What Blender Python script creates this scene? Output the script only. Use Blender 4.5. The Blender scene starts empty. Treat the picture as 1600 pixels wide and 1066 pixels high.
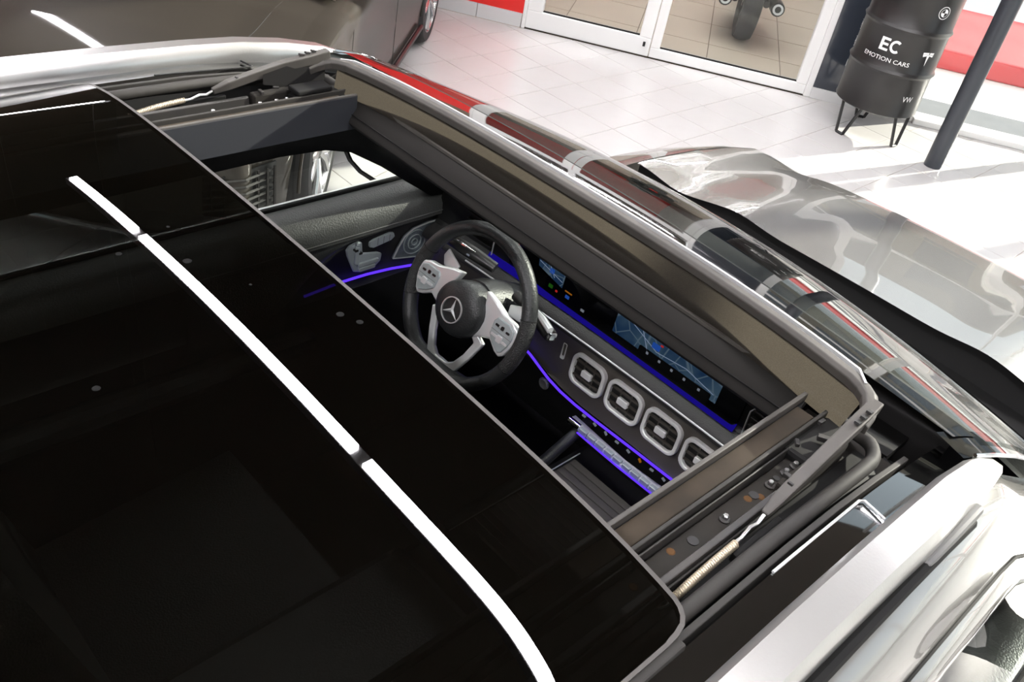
import bpy, bmesh, math, random
from mathutils import Vector, Matrix
random.seed(7)
R = math.radians
scn = bpy.context.scene
C = scn.collection
# ------------------------------------------------------------------ camera
CAM_R = ((0.7215289, -0.6725787, 0.1644199), (-0.3126998, -0.5284126, -0.7893029), (0.6177498, 0.5180908, -0.5915802))
CAM_C = (-0.4294, -0.7729, 2.3432)
cd = bpy.data.cameras.new('camera'); co = bpy.data.objects.new('camera', cd); C.objects.link(co)
cd.sensor_width = 36.0; cd.lens = 1422.6 / 1600 * 36.0; cd.clip_start = 0.02; cd.clip_end = 200
rr, rd, rf = CAM_R
co.matrix_world = Matrix(((rr[0], -rd[0], -rf[0], CAM_C[0]), (rr[1], -rd[1], -rf[1], CAM_C[1]), (rr[2], -rd[2], -rf[2], CAM_C[2]), (0, 0, 0, 1)))
scn.camera = co
# ------------------------------------------------------------------ view, world, sun
vs = scn.view_settings
vs.view_transform = 'Standard'; vs.look = 'None'; vs.gamma = 1.0; vs.use_curve_mapping = False
vs.exposure = 0.9
w = bpy.data.worlds.new('sky'); scn.world = w; w.use_nodes = True
bgn = w.node_tree.nodes['Background']; bgn.inputs[0].default_value = (0.80, 0.90, 1.0, 1); bgn.inputs[1].default_value = 1.05
sl = bpy.data.lights.new('sun', 'SUN'); sl.energy = 7.0; sl.angle = R(0.6); sl.color = (1.0, 0.93, 0.82)
so = bpy.data.objects.new('sun', sl); C.objects.link(so)
SUN_AZ, SUN_EL = -15.0, 24.0           # direction the sun stands in: azimuth from +x, elevation
sd = Vector((math.cos(R(SUN_EL)) * math.cos(R(SUN_AZ)), math.cos(R(SUN_EL)) * math.sin(R(SUN_AZ)), math.sin(R(SUN_EL))))
so.rotation_euler = sd.to_track_quat('Z', 'Y').to_euler(); so.location = sd * 30

# ------------------------------------------------------------------ materials
M = {}
def mat(name, col, rough=0.5, metal=0.0, coat=0.0, spec=0.5, emit=None, es=0.0, bump=None, var=None, aniso=None):
    m = bpy.data.materials.new(name); m.use_nodes = True; nt = m.node_tree; b = nt.nodes['Principled BSDF']
    b.inputs['Base Color'].default_value = (*col, 1); b.inputs['Roughness'].default_value = rough
    b.inputs['Metallic'].default_value = metal; b.inputs['Coat Weight'].default_value = coat
    b.inputs['Coat Roughness'].default_value = 0.03; b.inputs['Specular IOR Level'].default_value = spec
    if emit: b.inputs['Emission Color'].default_value = (*emit, 1); b.inputs['Emission Strength'].default_value = es
    if var or bump:
        tc = nt.nodes.new('ShaderNodeTexCoord')
    if var:                                   # (scale, amount, second colour)
        n = nt.nodes.new('ShaderNodeTexNoise'); n.inputs['Scale'].default_value = var[0]; n.inputs['Detail'].default_value = 6
        nt.links.new(tc.outputs['Object'], n.inputs['Vector'])
        r = nt.nodes.new('ShaderNodeValToRGB'); r.color_ramp.elements[0].position = 0.5 - var[1]; r.color_ramp.elements[1].position = 0.5 + var[1]
        r.color_ramp.elements[0].color = (*col, 1); r.color_ramp.elements[1].color = (*var[2], 1)
        nt.links.new(n.outputs['Fac'], r.inputs['Fac']); nt.links.new(r.outputs['Color'], b.inputs['Base Color'])
    if bump:                                  # (kind, scale, strength)
        if bump[0] == 'noise':
            t = nt.nodes.new('ShaderNodeTexNoise'); t.inputs['Scale'].default_value = bump[1]; t.inputs['Detail'].default_value = 3; o = t.outputs['Fac']
        elif bump[0] == 'vor':
            t = nt.nodes.new('ShaderNodeTexVoronoi'); t.inputs['Scale'].default_value = bump[1]; o = t.outputs['Distance']
        else:
            t = nt.nodes.new('ShaderNodeTexChecker'); t.inputs['Scale'].default_value = bump[1]; o = t.outputs['Fac']
        nt.links.new(tc.outputs['Object'], t.inputs['Vector'])
        bp = nt.nodes.new('ShaderNodeBump'); bp.inputs['Strength'].default_value = bump[2]; bp.inputs['Distance'].default_value = 0.002
        nt.links.new(o, bp.inputs['Height']); nt.links.new(bp.outputs['Normal'], b.inputs['Normal'])
    M[name] = m; return m
def glass(name, tint, ior=1.5, rough=0.0, haze=None):
    m = bpy.data.materials.new(name); m.use_nodes = True; nt = m.node_tree; nt.nodes.clear()
    out = nt.nodes.new('ShaderNodeOutputMaterial'); tr = nt.nodes.new('ShaderNodeBsdfTransparent'); tr.inputs[0].default_value = (*tint, 1)
    gl = nt.nodes.new('ShaderNodeBsdfGlossy'); gl.inputs['Roughness'].default_value = rough
    lw = nt.nodes.new('ShaderNodeLayerWeight'); lw.inputs['Blend'].default_value = 0.5; f0 = ((ior - 1) / (ior + 1)) ** 2
    pw = nt.nodes.new('ShaderNodeMath'); pw.operation = 'POWER'; pw.inputs[1].default_value = 5.0; nt.links.new(lw.outputs['Facing'], pw.inputs[0])
    fr = nt.nodes.new('ShaderNodeMath'); fr.operation = 'MULTIPLY_ADD'; fr.inputs[1].default_value = 1 - f0; fr.inputs[2].default_value = f0; nt.links.new(pw.outputs[0], fr.inputs[0])
    mx = nt.nodes.new('ShaderNodeMixShader'); nt.links.new(fr.outputs[0], mx.inputs[0]); nt.links.new(tr.outputs[0], mx.inputs[1]); nt.links.new(gl.outputs[0], mx.inputs[2])
    last = mx
    if haze:                                   # a thin film of dust: (colour, amount)
        df = nt.nodes.new('ShaderNodeBsdfDiffuse'); df.inputs[0].default_value = (*haze[0], 1)
        m2 = nt.nodes.new('ShaderNodeMixShader'); m2.inputs[0].default_value = haze[1]
        nt.links.new(mx.outputs[0], m2.inputs[1]); nt.links.new(df.outputs[0], m2.inputs[2]); last = m2
    nt.links.new(last.outputs[0], out.inputs[0]); M[name] = m; return m
def emis(name, col, s):
    m = bpy.data.materials.new(name); m.use_nodes = True; nt = m.node_tree; nt.nodes.clear()
    o = nt.nodes.new('ShaderNodeOutputMaterial'); e = nt.nodes.new('ShaderNodeEmission'); e.inputs[0].default_value = (*col, 1); e.inputs[1].default_value = s
    nt.links.new(e.outputs[0], o.inputs[0]); M[name] = m; return m

mat('tile', (0.66, 0.65, 0.64), 0.22, spec=0.5, var=(3.0, 0.35, (0.60, 0.58, 0.57)))
mat('grout', (0.42, 0.34, 0.28), 0.9)
mat('slab', (0.40, 0.345, 0.27), 0.35, var=(2.0, 0.4, (0.36, 0.31, 0.25)))
mat('slab_joint', (0.16, 0.13, 0.10), 0.9)
mat('asphalt', (0.13, 0.14, 0.16), 0.8, var=(8.0, 0.3, (0.10, 0.11, 0.125)))
mat('concrete', (0.60, 0.60, 0.58), 0.8, var=(2.0, 0.4, (0.54, 0.54, 0.52)))
mat('white_paving', (0.80, 0.80, 0.80), 0.7)
mat('white_frame', (0.78, 0.78, 0.77), 0.35)
mat('white_skirt', (0.60, 0.60, 0.60), 0.3)
mat('plaster', (0.62, 0.60, 0.57), 0.8)
mat('ceiling', (0.135, 0.112, 0.085), 0.8, var=(1.2, 0.4, (0.11, 0.092, 0.07)))
mat('red_panel', (0.72, 0.022, 0.018), 0.35)
mat('red_ground', (0.55, 0.06, 0.07), 0.6)
mat('navy_panel', (0.030, 0.036, 0.048), 0.12, coat=0.5)
mat('barrel_black', (0.016, 0.015, 0.015), 0.33, bump=('noise', 60, 0.05))
mat('black_metal', (0.012, 0.012, 0.013), 0.4)
mat('pillar_grey', (0.045, 0.05, 0.06), 0.28, metal=0.3)
mat('print_white', (0.85, 0.85, 0.85), 0.5)
emis('led', (1.0, 0.97, 1.0), 95.0)
mat('alu_profile', (0.55, 0.55, 0.56), 0.35, metal=0.9)
# car materials
mat('silver_paint', (0.21, 0.205, 0.195), 0.25, metal=0.45, coat=1.0)
mat('rail_alu', (0.50, 0.50, 0.49), 0.30, metal=0.85, bump=('noise', 300, 0.05))
mat('piano_black', (0.004, 0.004, 0.004), 0.04, coat=1.0)
mat('rubber', (0.017, 0.016, 0.0155), 0.65, spec=0.3, var=(25, 0.3, (0.027, 0.025, 0.022)))
mat('rubber_dark', (0.006, 0.006, 0.006), 0.7, spec=0.2)
mat('track_plastic', (0.010, 0.0095, 0.009), 0.75, spec=0.22, var=(12, 0.25, (0.019, 0.016, 0.0125)))
mat('track_metal', (0.026, 0.026, 0.027), 0.5, metal=0.3, var=(18, 0.25, (0.045, 0.041, 0.037)))
mat('dust_felt', (0.020, 0.017, 0.014), 0.9, spec=0.15, var=(14, 0.25, (0.050, 0.039, 0.028)))
mat('deflector_bar', (0.043, 0.040, 0.037), 0.5, spec=0.35, var=(20, 0.3, (0.065, 0.060, 0.054)))
mat('spring_steel', (0.50, 0.43, 0.33), 0.4, metal=0.6)
mat('steel', (0.55, 0.55, 0.55), 0.3, metal=1.0)
mat('rust', (0.085, 0.045, 0.020), 0.9, spec=0.1)
mat('frame_blue', (0.016, 0.018, 0.023), 0.6)
mat('headliner', (0.013, 0.0125, 0.0125), 0.95, spec=0.15)
mat('frame_skin', (0.011, 0.010, 0.009), 0.8, spec=0.2)
mat('tan_wall', (0.17, 0.14, 0.10), 0.8, var=(1.5, 0.4, (0.14, 0.115, 0.085)))
mat('leather', (0.016, 0.017, 0.018), 0.42, bump=('vor', 260, 0.25))
mat('leather_door_lit', (0.045, 0.046, 0.045), 0.42, bump=('vor', 260, 0.25))  # lighter copy of the leather, standing in for sun on the door tops
mat('leather_perf', (0.014, 0.014, 0.014), 0.5, bump=('vor', 420, 0.8))
mat('dash_skin', (0.015, 0.014, 0.014), 0.55, bump=('vor', 300, 0.25))
mat('dash_wood', (0.060, 0.053, 0.047), 0.5, bump=('noise', 120, 0.2), var=(9, 0.3, (0.085, 0.076, 0.066)))
mat('vent_silver', (0.80, 0.80, 0.80), 0.34, metal=0.15)
mat('satin_silver', (0.62, 0.63, 0.64), 0.36, metal=0.45)
mat('button_silver', (0.34, 0.38, 0.39), 0.4, metal=0.3)
mat('chrome', (0.82, 0.82, 0.84), 0.06, metal=1.0)
mat('speaker_grille', (0.17, 0.20, 0.23), 0.35, metal=0.8, bump=('vor', 500, 1.0))
mat('interior_black', (0.006, 0.006, 0.006), 0.6)
mat('carpet', (0.008, 0.008, 0.009), 0.95)
mat('screen_black', (0.003, 0.003, 0.004), 0.08, coat=0.6)
emis('ambient_violet', (0.10, 0.03, 1.0), 0.8)
emis('ambient_blue', (0.012, 0.006, 0.30), 0.32)
emis('icon_white', (0.5, 0.55, 0.65), 0.14)
emis('icon_red', (1.0, 0.05, 0.05), 0.18)
emis('icon_green', (0.08, 0.5, 0.04), 0.06)
emis('icon_amber', (1.0, 0.35, 0.03), 0.12)
emis('route_line', (0.35, 0.45, 0.65), 0.25)
emis('route_blue', (0.02, 0.09, 0.45), 0.3)
mat('water_spot', (0.012, 0.012, 0.012), 0.95, spec=0.05)
glass('roof_glass', (0.045, 0.047, 0.044), 1.5)
glass('clear_glass', (0.93, 0.95, 0.94), 1.45)
glass('car_glass', (0.55, 0.58, 0.56), 1.6)
glass('side_glass', (0.80, 0.84, 0.82), 1.52)
mat('mirror_glass', (0.80, 0.82, 0.80), 0.01, metal=1.0)
mat('dark_paint', (0.030, 0.026, 0.021), 0.5, coat=0.45, spec=0.1)
mat('tyre', (0.018, 0.018, 0.018), 0.75)
mat('wheel_alu', (0.50, 0.50, 0.51), 0.25, metal=0.9)
mat('grey_plastic', (0.10, 0.10, 0.10), 0.5)
mat('plate_black', (0.008, 0.008, 0.008), 0.35)
mat('tail_red', (0.6, 0.01, 0.01), 0.2, emit=(1, 0.03, 0.02), es=0.4)

def map_material():                            # a lit navigation map: roads on a blue ground
    m = bpy.data.materials.new('map_screen'); m.use_nodes = True; nt = m.node_tree; nt.nodes.clear(); N = nt.nodes.new; L = nt.links.new
    o = N('ShaderNodeOutputMaterial'); e = N('ShaderNodeEmission'); tc = N('ShaderNodeTexCoord')
    n = N('ShaderNodeTexNoise'); n.inputs['Scale'].default_value = 14; L(tc.outputs['Object'], n.inputs['Vector'])
    r = N('ShaderNodeValToRGB'); r.color_ramp.elements[0].color = (0.012, 0.035, 0.085, 1); r.color_ramp.elements[1].color = (0.045, 0.085, 0.13, 1)
    r.color_ramp.elements[0].position = 0.35; r.color_ramp.elements[1].position = 0.65; L(n.outputs['Fac'], r.inputs['Fac'])
    v = N('ShaderNodeTexVoronoi'); v.feature = 'DISTANCE_TO_EDGE'; v.inputs['Scale'].default_value = 26; L(tc.outputs['Object'], v.inputs['Vector'])
    r2 = N('ShaderNodeValToRGB'); r2.color_ramp.elements[0].position = 0.0; r2.color_ramp.elements[0].color = (1, 1, 1, 1); r2.color_ramp.elements[1].position = 0.05; r2.color_ramp.elements[1].color = (0, 0, 0, 1)
    L(v.outputs['Distance'], r2.inputs['Fac']); mx = N('ShaderNodeMix'); mx.data_type = 'RGBA'; mx.inputs['B'].default_value = (0.10, 0.15, 0.20, 1)
    L(r2.outputs['Color'], mx.inputs['Factor']); L(r.outputs['Color'], mx.inputs['A']); L(mx.outputs['Result'], e.inputs[0]); e.inputs[1].default_value = 0.32
    L(e.outputs[0], o.inputs[0]); M['map_screen'] = m
map_material()
def mesh_fabric():                             # the see-through net of the wind deflector
    m = bpy.data.materials.new('net'); m.use_nodes = True; nt = m.node_tree; nt.nodes.clear(); N = nt.nodes.new; L = nt.links.new
    o = N('ShaderNodeOutputMaterial'); d = N('ShaderNodeBsdfDiffuse'); d.inputs[0].default_value = (0.045, 0.040, 0.034, 1)
    t = N('ShaderNodeBsdfTranslucent'); t.inputs[0].default_value = (0.075, 0.064, 0.050, 1)
    a = N('ShaderNodeMixShader'); a.inputs[0].default_value = 0.6; L(d.outputs[0], a.inputs[1]); L(t.outputs[0], a.inputs[2])
    tc = N('ShaderNodeTexCoord'); nz = N('ShaderNodeTexNoise'); nz.inputs['Scale'].default_value = 1100; nz.inputs['Detail'].default_value = 2; L(tc.outputs['Object'], nz.inputs['Vector'])
    rp = N('ShaderNodeValToRGB'); rp.color_ramp.elements[0].position = 0.35; rp.color_ramp.elements[1].position = 0.68
    rp.color_ramp.elements[0].color = (0.056, 0.049, 0.039, 1); rp.color_ramp.elements[1].color = (0.092, 0.079, 0.062, 1); L(nz.outputs['Fac'], rp.inputs['Fac']); L(rp.outputs['Color'], t.inputs[0])
    tr = N('ShaderNodeBsdfTransparent'); b = N('ShaderNodeMixShader'); b.inputs[0].default_value = 0.93
    L(tr.outputs[0], b.inputs[1]); L(a.outputs[0], b.inputs[2]); L(b.outputs[0], o.inputs[0]); M['net'] = m
mesh_fabric()

# ------------------------------------------------------------------ helpers
def sm(t): t = max(0.0, min(1.0, t)); return t * t * (3 - 2 * t)
def lerp(a, b, t): return a + (b - a) * t
def interp(pts, x):                            # piecewise linear through (x, y) pairs
    if x <= pts[0][0]: return pts[0][1]
    for (a, b), (c, d) in zip(pts, pts[1:]):
        if x <= c: return lerp(b, d, (x - a) / (c - a))
    return pts[-1][1]
class MB:
    def __init__(s): s.v = []; s.f = []
    def add(s, vs, fs):
        o = len(s.v); s.v += [tuple(v) for v in vs]; s.f += [tuple(i + o for i in f) for f in fs]; return s
    def box(s, c, d, mtx=None):
        x, y, z = (d[0] / 2, d[1] / 2, d[2] / 2)
        vs = [Vector((sx * x, sy * y, sz * z)) for sz in (-1, 1) for sy in (-1, 1) for sx in (-1, 1)]
        if mtx: vs = [mtx @ v for v in vs]
        vs = [v + Vector(c) for v in vs]
        return s.add(vs, [(0, 2, 3, 1), (4, 5, 7, 6), (0, 1, 5, 4), (2, 6, 7, 3), (0, 4, 6, 2), (1, 3, 7, 5)])
    def span(s, a, b): return s.box([(p + q) / 2 for p, q in zip(a, b)], [abs(q - p) for p, q in zip(a, b)])
    def grid(s, P, closed_u=False, closed_v=False):
        nu, nv = len(P), len(P[0]); vs = [p for row in P for p in row]; fs = []
        for i in range(nu if closed_u else nu - 1):
            for j in range(nv if closed_v else nv - 1):
                i2, j2 = (i + 1) % nu, (j + 1) % nv
                fs.append((i * nv + j, i2 * nv + j, i2 * nv + j2, i * nv + j2))
        return s.add(vs, fs)
    def tube(s, path, rad, n=10, caps=True, sx=1.0, up=None):
        path = [Vector(p) for p in path]; P = []; prev = Vector(up) if up else None
        for i, p in enumerate(path):
            t = (path[min(i + 1, len(path) - 1)] - path[max(i - 1, 0)]).normalized()
            ref = prev if prev is not None else (Vector((0, 0, 1)) if abs(t.z) < 0.9 else Vector((1, 0, 0)))
            a = (ref - t * ref.dot(t)).normalized(); b = t.cross(a); prev = a
            r = rad[i] if isinstance(rad, (list, tuple)) else rad
            P.append([p + a * (r * math.cos(k * 2 * math.pi / n)) + b * (r * sx * math.sin(k * 2 * math.pi / n)) for k in range(n)])
        o = len(s.v); s.grid(P, closed_v=True)
        if caps: s.f.append(tuple(o + k for k in range(n))[::-1]); s.f.append(tuple(o + (len(path) - 1) * n + k for k in range(n)))
        return s
    def sweep(s, path, sec, up=(0, 0, 1), caps=True, scale=None):   # sec: (side, up) pairs
        path = [Vector(p) for p in path]; P = []
        for i, p in enumerate(path):
            t = (path[min(i + 1, len(path) - 1)] - path[max(i - 1, 0)]).normalized()
            b = t.cross(Vector(up)).normalized(); a = b.cross(t); k = scale[i] if scale else 1.0
            P.append([p + b * (q[0] * k) + a * (q[1] * k) for q in sec])
        o = len(s.v); n = len(sec); s.grid(P, closed_v=True)
        if caps: s.f.append(tuple(o + k for k in range(n))[::-1]); s.f.append(tuple(o + (len(path) - 1) * n + k for k in range(n)))
        return s
    def lathe(s, prof, n=32, mtx=None, caps=True):   # prof: (radius, height) about local z
        P = [[Vector((r * math.cos(k * 2 * math.pi / n), r * math.sin(k * 2 * math.pi / n), h)) for k in range(n)] for r, h in prof]
        if mtx: P = [[mtx @ v for v in row] for row in P]
        o = len(s.v); s.grid(P, closed_v=True)
        if caps: s.f.append(tuple(o + k for k in range(n))[::-1]); s.f.append(tuple(o + (len(prof) - 1) * n + k for k in range(n)))
        return s
    def prism(s, poly, h0, h1, mtx=None):            # 2-D outline in local x, y; height along local z
        n = len(poly); vs = [Vector((x, y, h)) for h in (h0, h1) for x, y in poly]
        if mtx: vs = [mtx @ v for v in vs]
        return s.add(vs, [tuple(range(n))[::-1], tuple(range(n, 2 * n))] + [(i, (i + 1) % n, n + (i + 1) % n, n + i) for i in range(n)])
    def ring(s, outer, inner, h0, h1, mtx=None):     # frame between two outlines with the same number of points
        n = len(outer); vs = [Vector((x, y, h)) for h in (h0, h1) for poly in (outer, inner) for x, y in poly]
        if mtx: vs = [mtx @ v for v in vs]
        fs = []
        for i in range(n):
            j = (i + 1) % n
            fs += [(i, n + i, n + j, j), (2 * n + i, 2 * n + j, 3 * n + j, 3 * n + i), (i, j, 2 * n + j, 2 * n + i), (n + i, 3 * n + i, 3 * n + j, n + j)]
        return s.add(vs, fs)
    def build(s, name, m, parent=None, smooth=False, bevel=0.0, seg=2, solid=0.0, sub=0, offset=-1.0):
        me = bpy.data.meshes.new(name); me.from_pydata(s.v, [], s.f)
        bm = bmesh.new(); bm.from_mesh(me); bmesh.ops.recalc_face_normals(bm, faces=bm.faces); bm.to_mesh(me); bm.free()
        me.materials.append(M[m]); me.update()
        if smooth:
            for p in me.polygons: p.use_smooth = True
        o = bpy.data.objects.new(name, me); C.objects.link(o)
        if parent: o.parent = parent
        if solid: q = o.modifiers.new('solid', 'SOLIDIFY'); q.thickness = solid; q.offset = offset
        if bevel: q = o.modifiers.new('bevel', 'BEVEL'); q.width = bevel; q.segments = seg; q.limit_method = 'ANGLE'; q.angle_limit = R(35)
        if sub: q = o.modifiers.new('sub', 'SUBSURF'); q.levels = sub; q.render_levels = sub
        if smooth and bevel == 0 and not sub:
            me.set_sharp_from_angle(angle=R(40))
        return o
def tag(o, label, cat, group=None, kind=None):
    o['label'] = label
    if cat: o['category'] = cat
    if group: o['group'] = group
    if kind: o['kind'] = kind
    return o
def empty(name, loc=(0, 0, 0), rz=0.0):
    o = bpy.data.objects.new(name, None); C.objects.link(o); o.location = loc; o.rotation_euler = (0, 0, rz); o.empty_display_size = 0.1; return o
def copy_tree(o, parent=None):
    c = o.copy(); C.objects.link(c); c.parent = parent
    for ch in list(o.children): copy_tree(ch, c)
    return c
def rrect(w, h, r, n=5, cx=0, cy=0):
    pts = []
    for sx, sy, a0 in ((1, 1, 0), (-1, 1, 90), (-1, -1, 180), (1, -1, 270)):
        for k in range(n + 1):
            a = R(a0 + 90 * k / n); pts.append((cx + sx * (w / 2 - r) + r * math.cos(a), cy + sy * (h / 2 - r) + r * math.sin(a)))
    return pts
def basis(o, x, y, z):
    x, y, z = Vector(x), Vector(y), Vector(z)
    return Matrix(((x[0], y[0], z[0], o[0]), (x[1], y[1], z[1], o[1]), (x[2], y[2], z[2], o[2]), (0, 0, 0, 1)))
def text_mesh(s, size):
    cu = bpy.data.curves.new('t', 'FONT'); cu.body = s; cu.size = size; cu.align_x = 'CENTER'; cu.resolution_u = 3; cu.extrude = 0.0
    o = bpy.data.objects.new('t', cu); C.objects.link(o)
    dg = bpy.context.evaluated_depsgraph_get(); me = bpy.data.meshes.new_from_object(o.evaluated_get(dg))
    vs = [v.co.copy() for v in me.vertices]; fs = [tuple(p.vertices) for p in me.polygons]
    bpy.data.objects.remove(o); bpy.data.curves.remove(cu); bpy.data.meshes.remove(me)
    return vs, fs
# ================================================================== the hall
FA = Vector((5.0, 4.29, 0)); FU = Vector((0.5635, -0.8261, 0)); FN = Vector((-0.8261, -0.5635, 0))
HALL = basis(FA, FU, FN, (0, 0, 1))           # local x along the glazed front, local y into the hall
H_CEIL = 6.3
S0, S1, N1 = -4.2, 9.9, 11.0
def fb(mb, a, b):                              # box given in hall coordinates
    c = [(p + q) / 2 for p, q in zip(a, b)]; d = [abs(q - p) for p, q in zip(a, b)]
    return mb.box(HALL @ Vector(c), d, HALL.to_3x3().to_4x4())
def struct(name, mb, m, label, **k):
    o = mb.build(name, m, **k); o['kind'] = 'structure'; o['label'] = label; return o

# floor: grout bed with raised tiles, aligned with the parked car
T, TX, TY = 0.3346, 3.8732 % 0.3346, 3.9766 % 0.3346
floor = struct('floor', fb(MB(), (S0, 0, -0.06), (S1, N1, -0.004)), 'grout', 'pale square-tiled showroom floor with tan grout lines')
def cam_px(p):
    q = [sum(CAM_R[i][k] * (p[k] - CAM_C[k]) for k in range(3)) for i in range(3)]
    return (800 + 1422.6 * q[0] / q[2], 533 + 1422.6 * q[1] / q[2], q[2]) if q[2] > 0.05 else (-9e3, -9e3, q[2])
def clip(poly, f):                             # keep the part of a polygon where f(p) >= 0
    out = []
    for a, b in zip(poly, poly[1:] + poly[:1]):
        fa, fb_ = f(a), f(b)
        if fa >= 0: out.append(a)
        if fa * fb_ < 0: t = fa / (fa - fb_); out.append((a[0] + (b[0] - a[0]) * t, a[1] + (b[1] - a[1]) * t))
    return out
HI = HALL.inverted()
near, rest = [], []
for i in range(-26, 34):
    for j in range(-26, 34):
        x, y = TX + i * T, TY + j * T; g = 0.0022
        poly = [(x + g, y + g), (x + T - g, y + g), (x + T - g, y + T - g), (x + g, y + T - g)]
        full = True
        for f in (lambda p: (HI @ Vector((p[0], p[1], 0))).y - 0.001, lambda p: N1 - (HI @ Vector((p[0], p[1], 0))).y,
                  lambda p: (HI @ Vector((p[0], p[1], 0))).x - S0, lambda p: S1 - (HI @ Vector((p[0], p[1], 0))).x):
            q = clip(poly, f)
            if len(q) < 3: poly = None; break
            if len(q) != 4 or any(abs(a[0] - b[0]) + abs(a[1] - b[1]) > 1e-6 for a, b in zip(q, poly)): full = False
            poly = q
        if not poly: continue
        u, v, d = cam_px((x + T / 2, y + T / 2, 0))
        inside = -60 < u < 1700 and -60 < v < 420 and (x > 1.2 and y > 0.4)
        (near if inside else rest).append((d, x, y, poly, full))
near.sort(key=lambda t: t[0])
rest += near[300:]; near = near[:300]
def tile_mb(poly):
    cx = sum(p[0] for p in poly) / len(poly); cy = sum(p[1] for p in poly) / len(poly); n = len(poly)
    ins = [(p[0] + (cx - p[0]) * 0.012, p[1] + (cy - p[1]) * 0.012) for p in poly]
    vs = [(p[0], p[1], -0.004) for p in poly] + [(p[0], p[1], -0.0008) for p in poly] + [(p[0], p[1], 0.0) for p in ins]
    return MB().add(vs, [(i, (i + 1) % n, n + (i + 1) % n, n + i) for i in range(n)] + [(n + i, n + (i + 1) % n, 2 * n + (i + 1) % n, 2 * n + i) for i in range(n)] + [tuple(range(2 * n, 3 * n))])
first = None
for d, x, y, poly, full in near:
    if full and first:
        o = first.copy(); C.objects.link(o); o.location = (x, y, 0)
    elif full:
        g = 0.0022
        first = o = tile_mb([(g, g), (T - g, g), (T - g, T - g), (g, T - g)]).build('tile', 'tile', floor); o.location = (x, y, 0)
    else:
        o = tile_mb(poly).build('tile', 'tile', floor)
    o.parent = floor
mb = MB()
for d, x, y, poly, full in rest: t = tile_mb(poly); mb.add(t.v, t.f)
o = mb.build('tile', 'tile', floor); o['kind'] = 'stuff'

struct('ceiling', fb(MB(), (S0 - 0.2, -0.2, H_CEIL), (S1 + 0.2, N1 + 0.2, H_CEIL + 0.1)), 'ceiling', 'plain tan ceiling of the showroom')
# front wall pieces
struct('wall_front', fb(MB(), (S0, -0.12, 0.11), (-0.06, 0, 1.98)), 'red_panel', 'bright red wall panel left of the white glass doors')
struct('wall_front_upper', fb(MB(), (S0, -0.12, 1.98), (-0.06, -0.01, H_CEIL)), 'tan_wall', 'tan wall above the red panel')
mb = MB()
bo = fb(MB(), (S0, -0.12, 0), (-0.06, 0.012, 0.004)).build('baseboard_front', 'grout'); bo['kind'] = 'structure'; bo['label'] = 'pale skirting tiles below the red wall panel'
k = S0
while k < -0.07:
    e = min(k + 0.6275, -0.062); fb(MB(), (k + 0.003, -0.02, 0.003), (e - 0.003, 0.012, 0.112)).build('tile', 'white_skirt', bo); k += 0.6275
struct('wall_back', fb(MB(), (S0, N1, 0), (S1, N1 + 0.1, H_CEIL)), 'plaster', 'plain wall behind the camera')
lw = struct('wall_left', fb(fb(MB(), (S0 - 0.1, -0.2, 2.05), (S0, N1 + 0.1, H_CEIL)), (S0 - 0.1, 0, 0), (S0, N1, 0.12)), 'tan_wall', 'tan side wall beyond the dark saloon')
struct('trim_30', fb(MB(), (S0 - 0.1, -0.2, 1.5), (S0, N1, 2.05)), 'red_panel', 'red band above the left-hand window strip')
for i in range(5):
    struct('trim_%d' % (31 + i), fb(MB(), (S0 - 0.09, i * 2.7, 0.12), (S0, i * 2.7 + 0.12, 1.5)), 'white_frame', 'white post of the left-hand window strip, outside the picture')
for i in range(4):
    o = fb(MB(), (S0 - 0.06, i * 2.7 + 0.12, 0.12), (S0 - 0.05, (i + 1) * 2.7, 1.5)).build('window_%d' % (20 + i), 'clear_glass'); o['kind'] = 'structure'; o['label'] = 'pane of the left-hand window strip, outside the picture'
# white posts and rails of the glazed front
def post(name, a, b, label, m='white_frame', bevel=0.006): return struct(name, fb(MB(), a, b), m, label, bevel=bevel)
def pane(parent, a, b): return fb(MB(), a, b).build('pane', 'clear_glass', parent)
def door(name, s0, s1, lab, zb, jl, jr, top=2.3):
    d = empty(name, HALL @ Vector(((s0 + s1) / 2, -0.05, 0))); d['kind'] = 'structure'; d['label'] = lab
    def part(n, a, b, m='white_frame', bv=0.006):
        o = fb(MB(), a, b).build(n, m, bevel=bv); o.parent = d; o.matrix_parent_inverse = Matrix.Translation(-d.location); return o
    part('bottom_rail', (s0, -0.09, 0.008), (s1, -0.005, zb)); part('top_rail', (s0, -0.09, top - 0.1), (s1, -0.005, top))
    part('stile', (s0, -0.09, zb), (s0 + jl, -0.005, top - 0.1)); part('stile', (s1 - jr, -0.09, zb), (s1, -0.005, top - 0.1))
    part('gasket', (s0 + jl - 0.004, -0.06, zb - 0.004), (s1 - jr + 0.004, -0.03, zb + 0.006), 'rubber_dark', 0)
    part('pane', (s0 + jl, -0.055, zb), (s1 - jr, -0.045, top - 0.1), 'clear_glass', 0)
    return d
d1 = door('door_1', -0.03, 0.99, 'white framed glass door beside the red wall panel', 0.15, 0.125, 0.10)
d2 = door('door_2', 0.995, 2.25, 'white framed glass door with the motorcycle behind it', 0.085, 0.075, 0.08)
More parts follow.
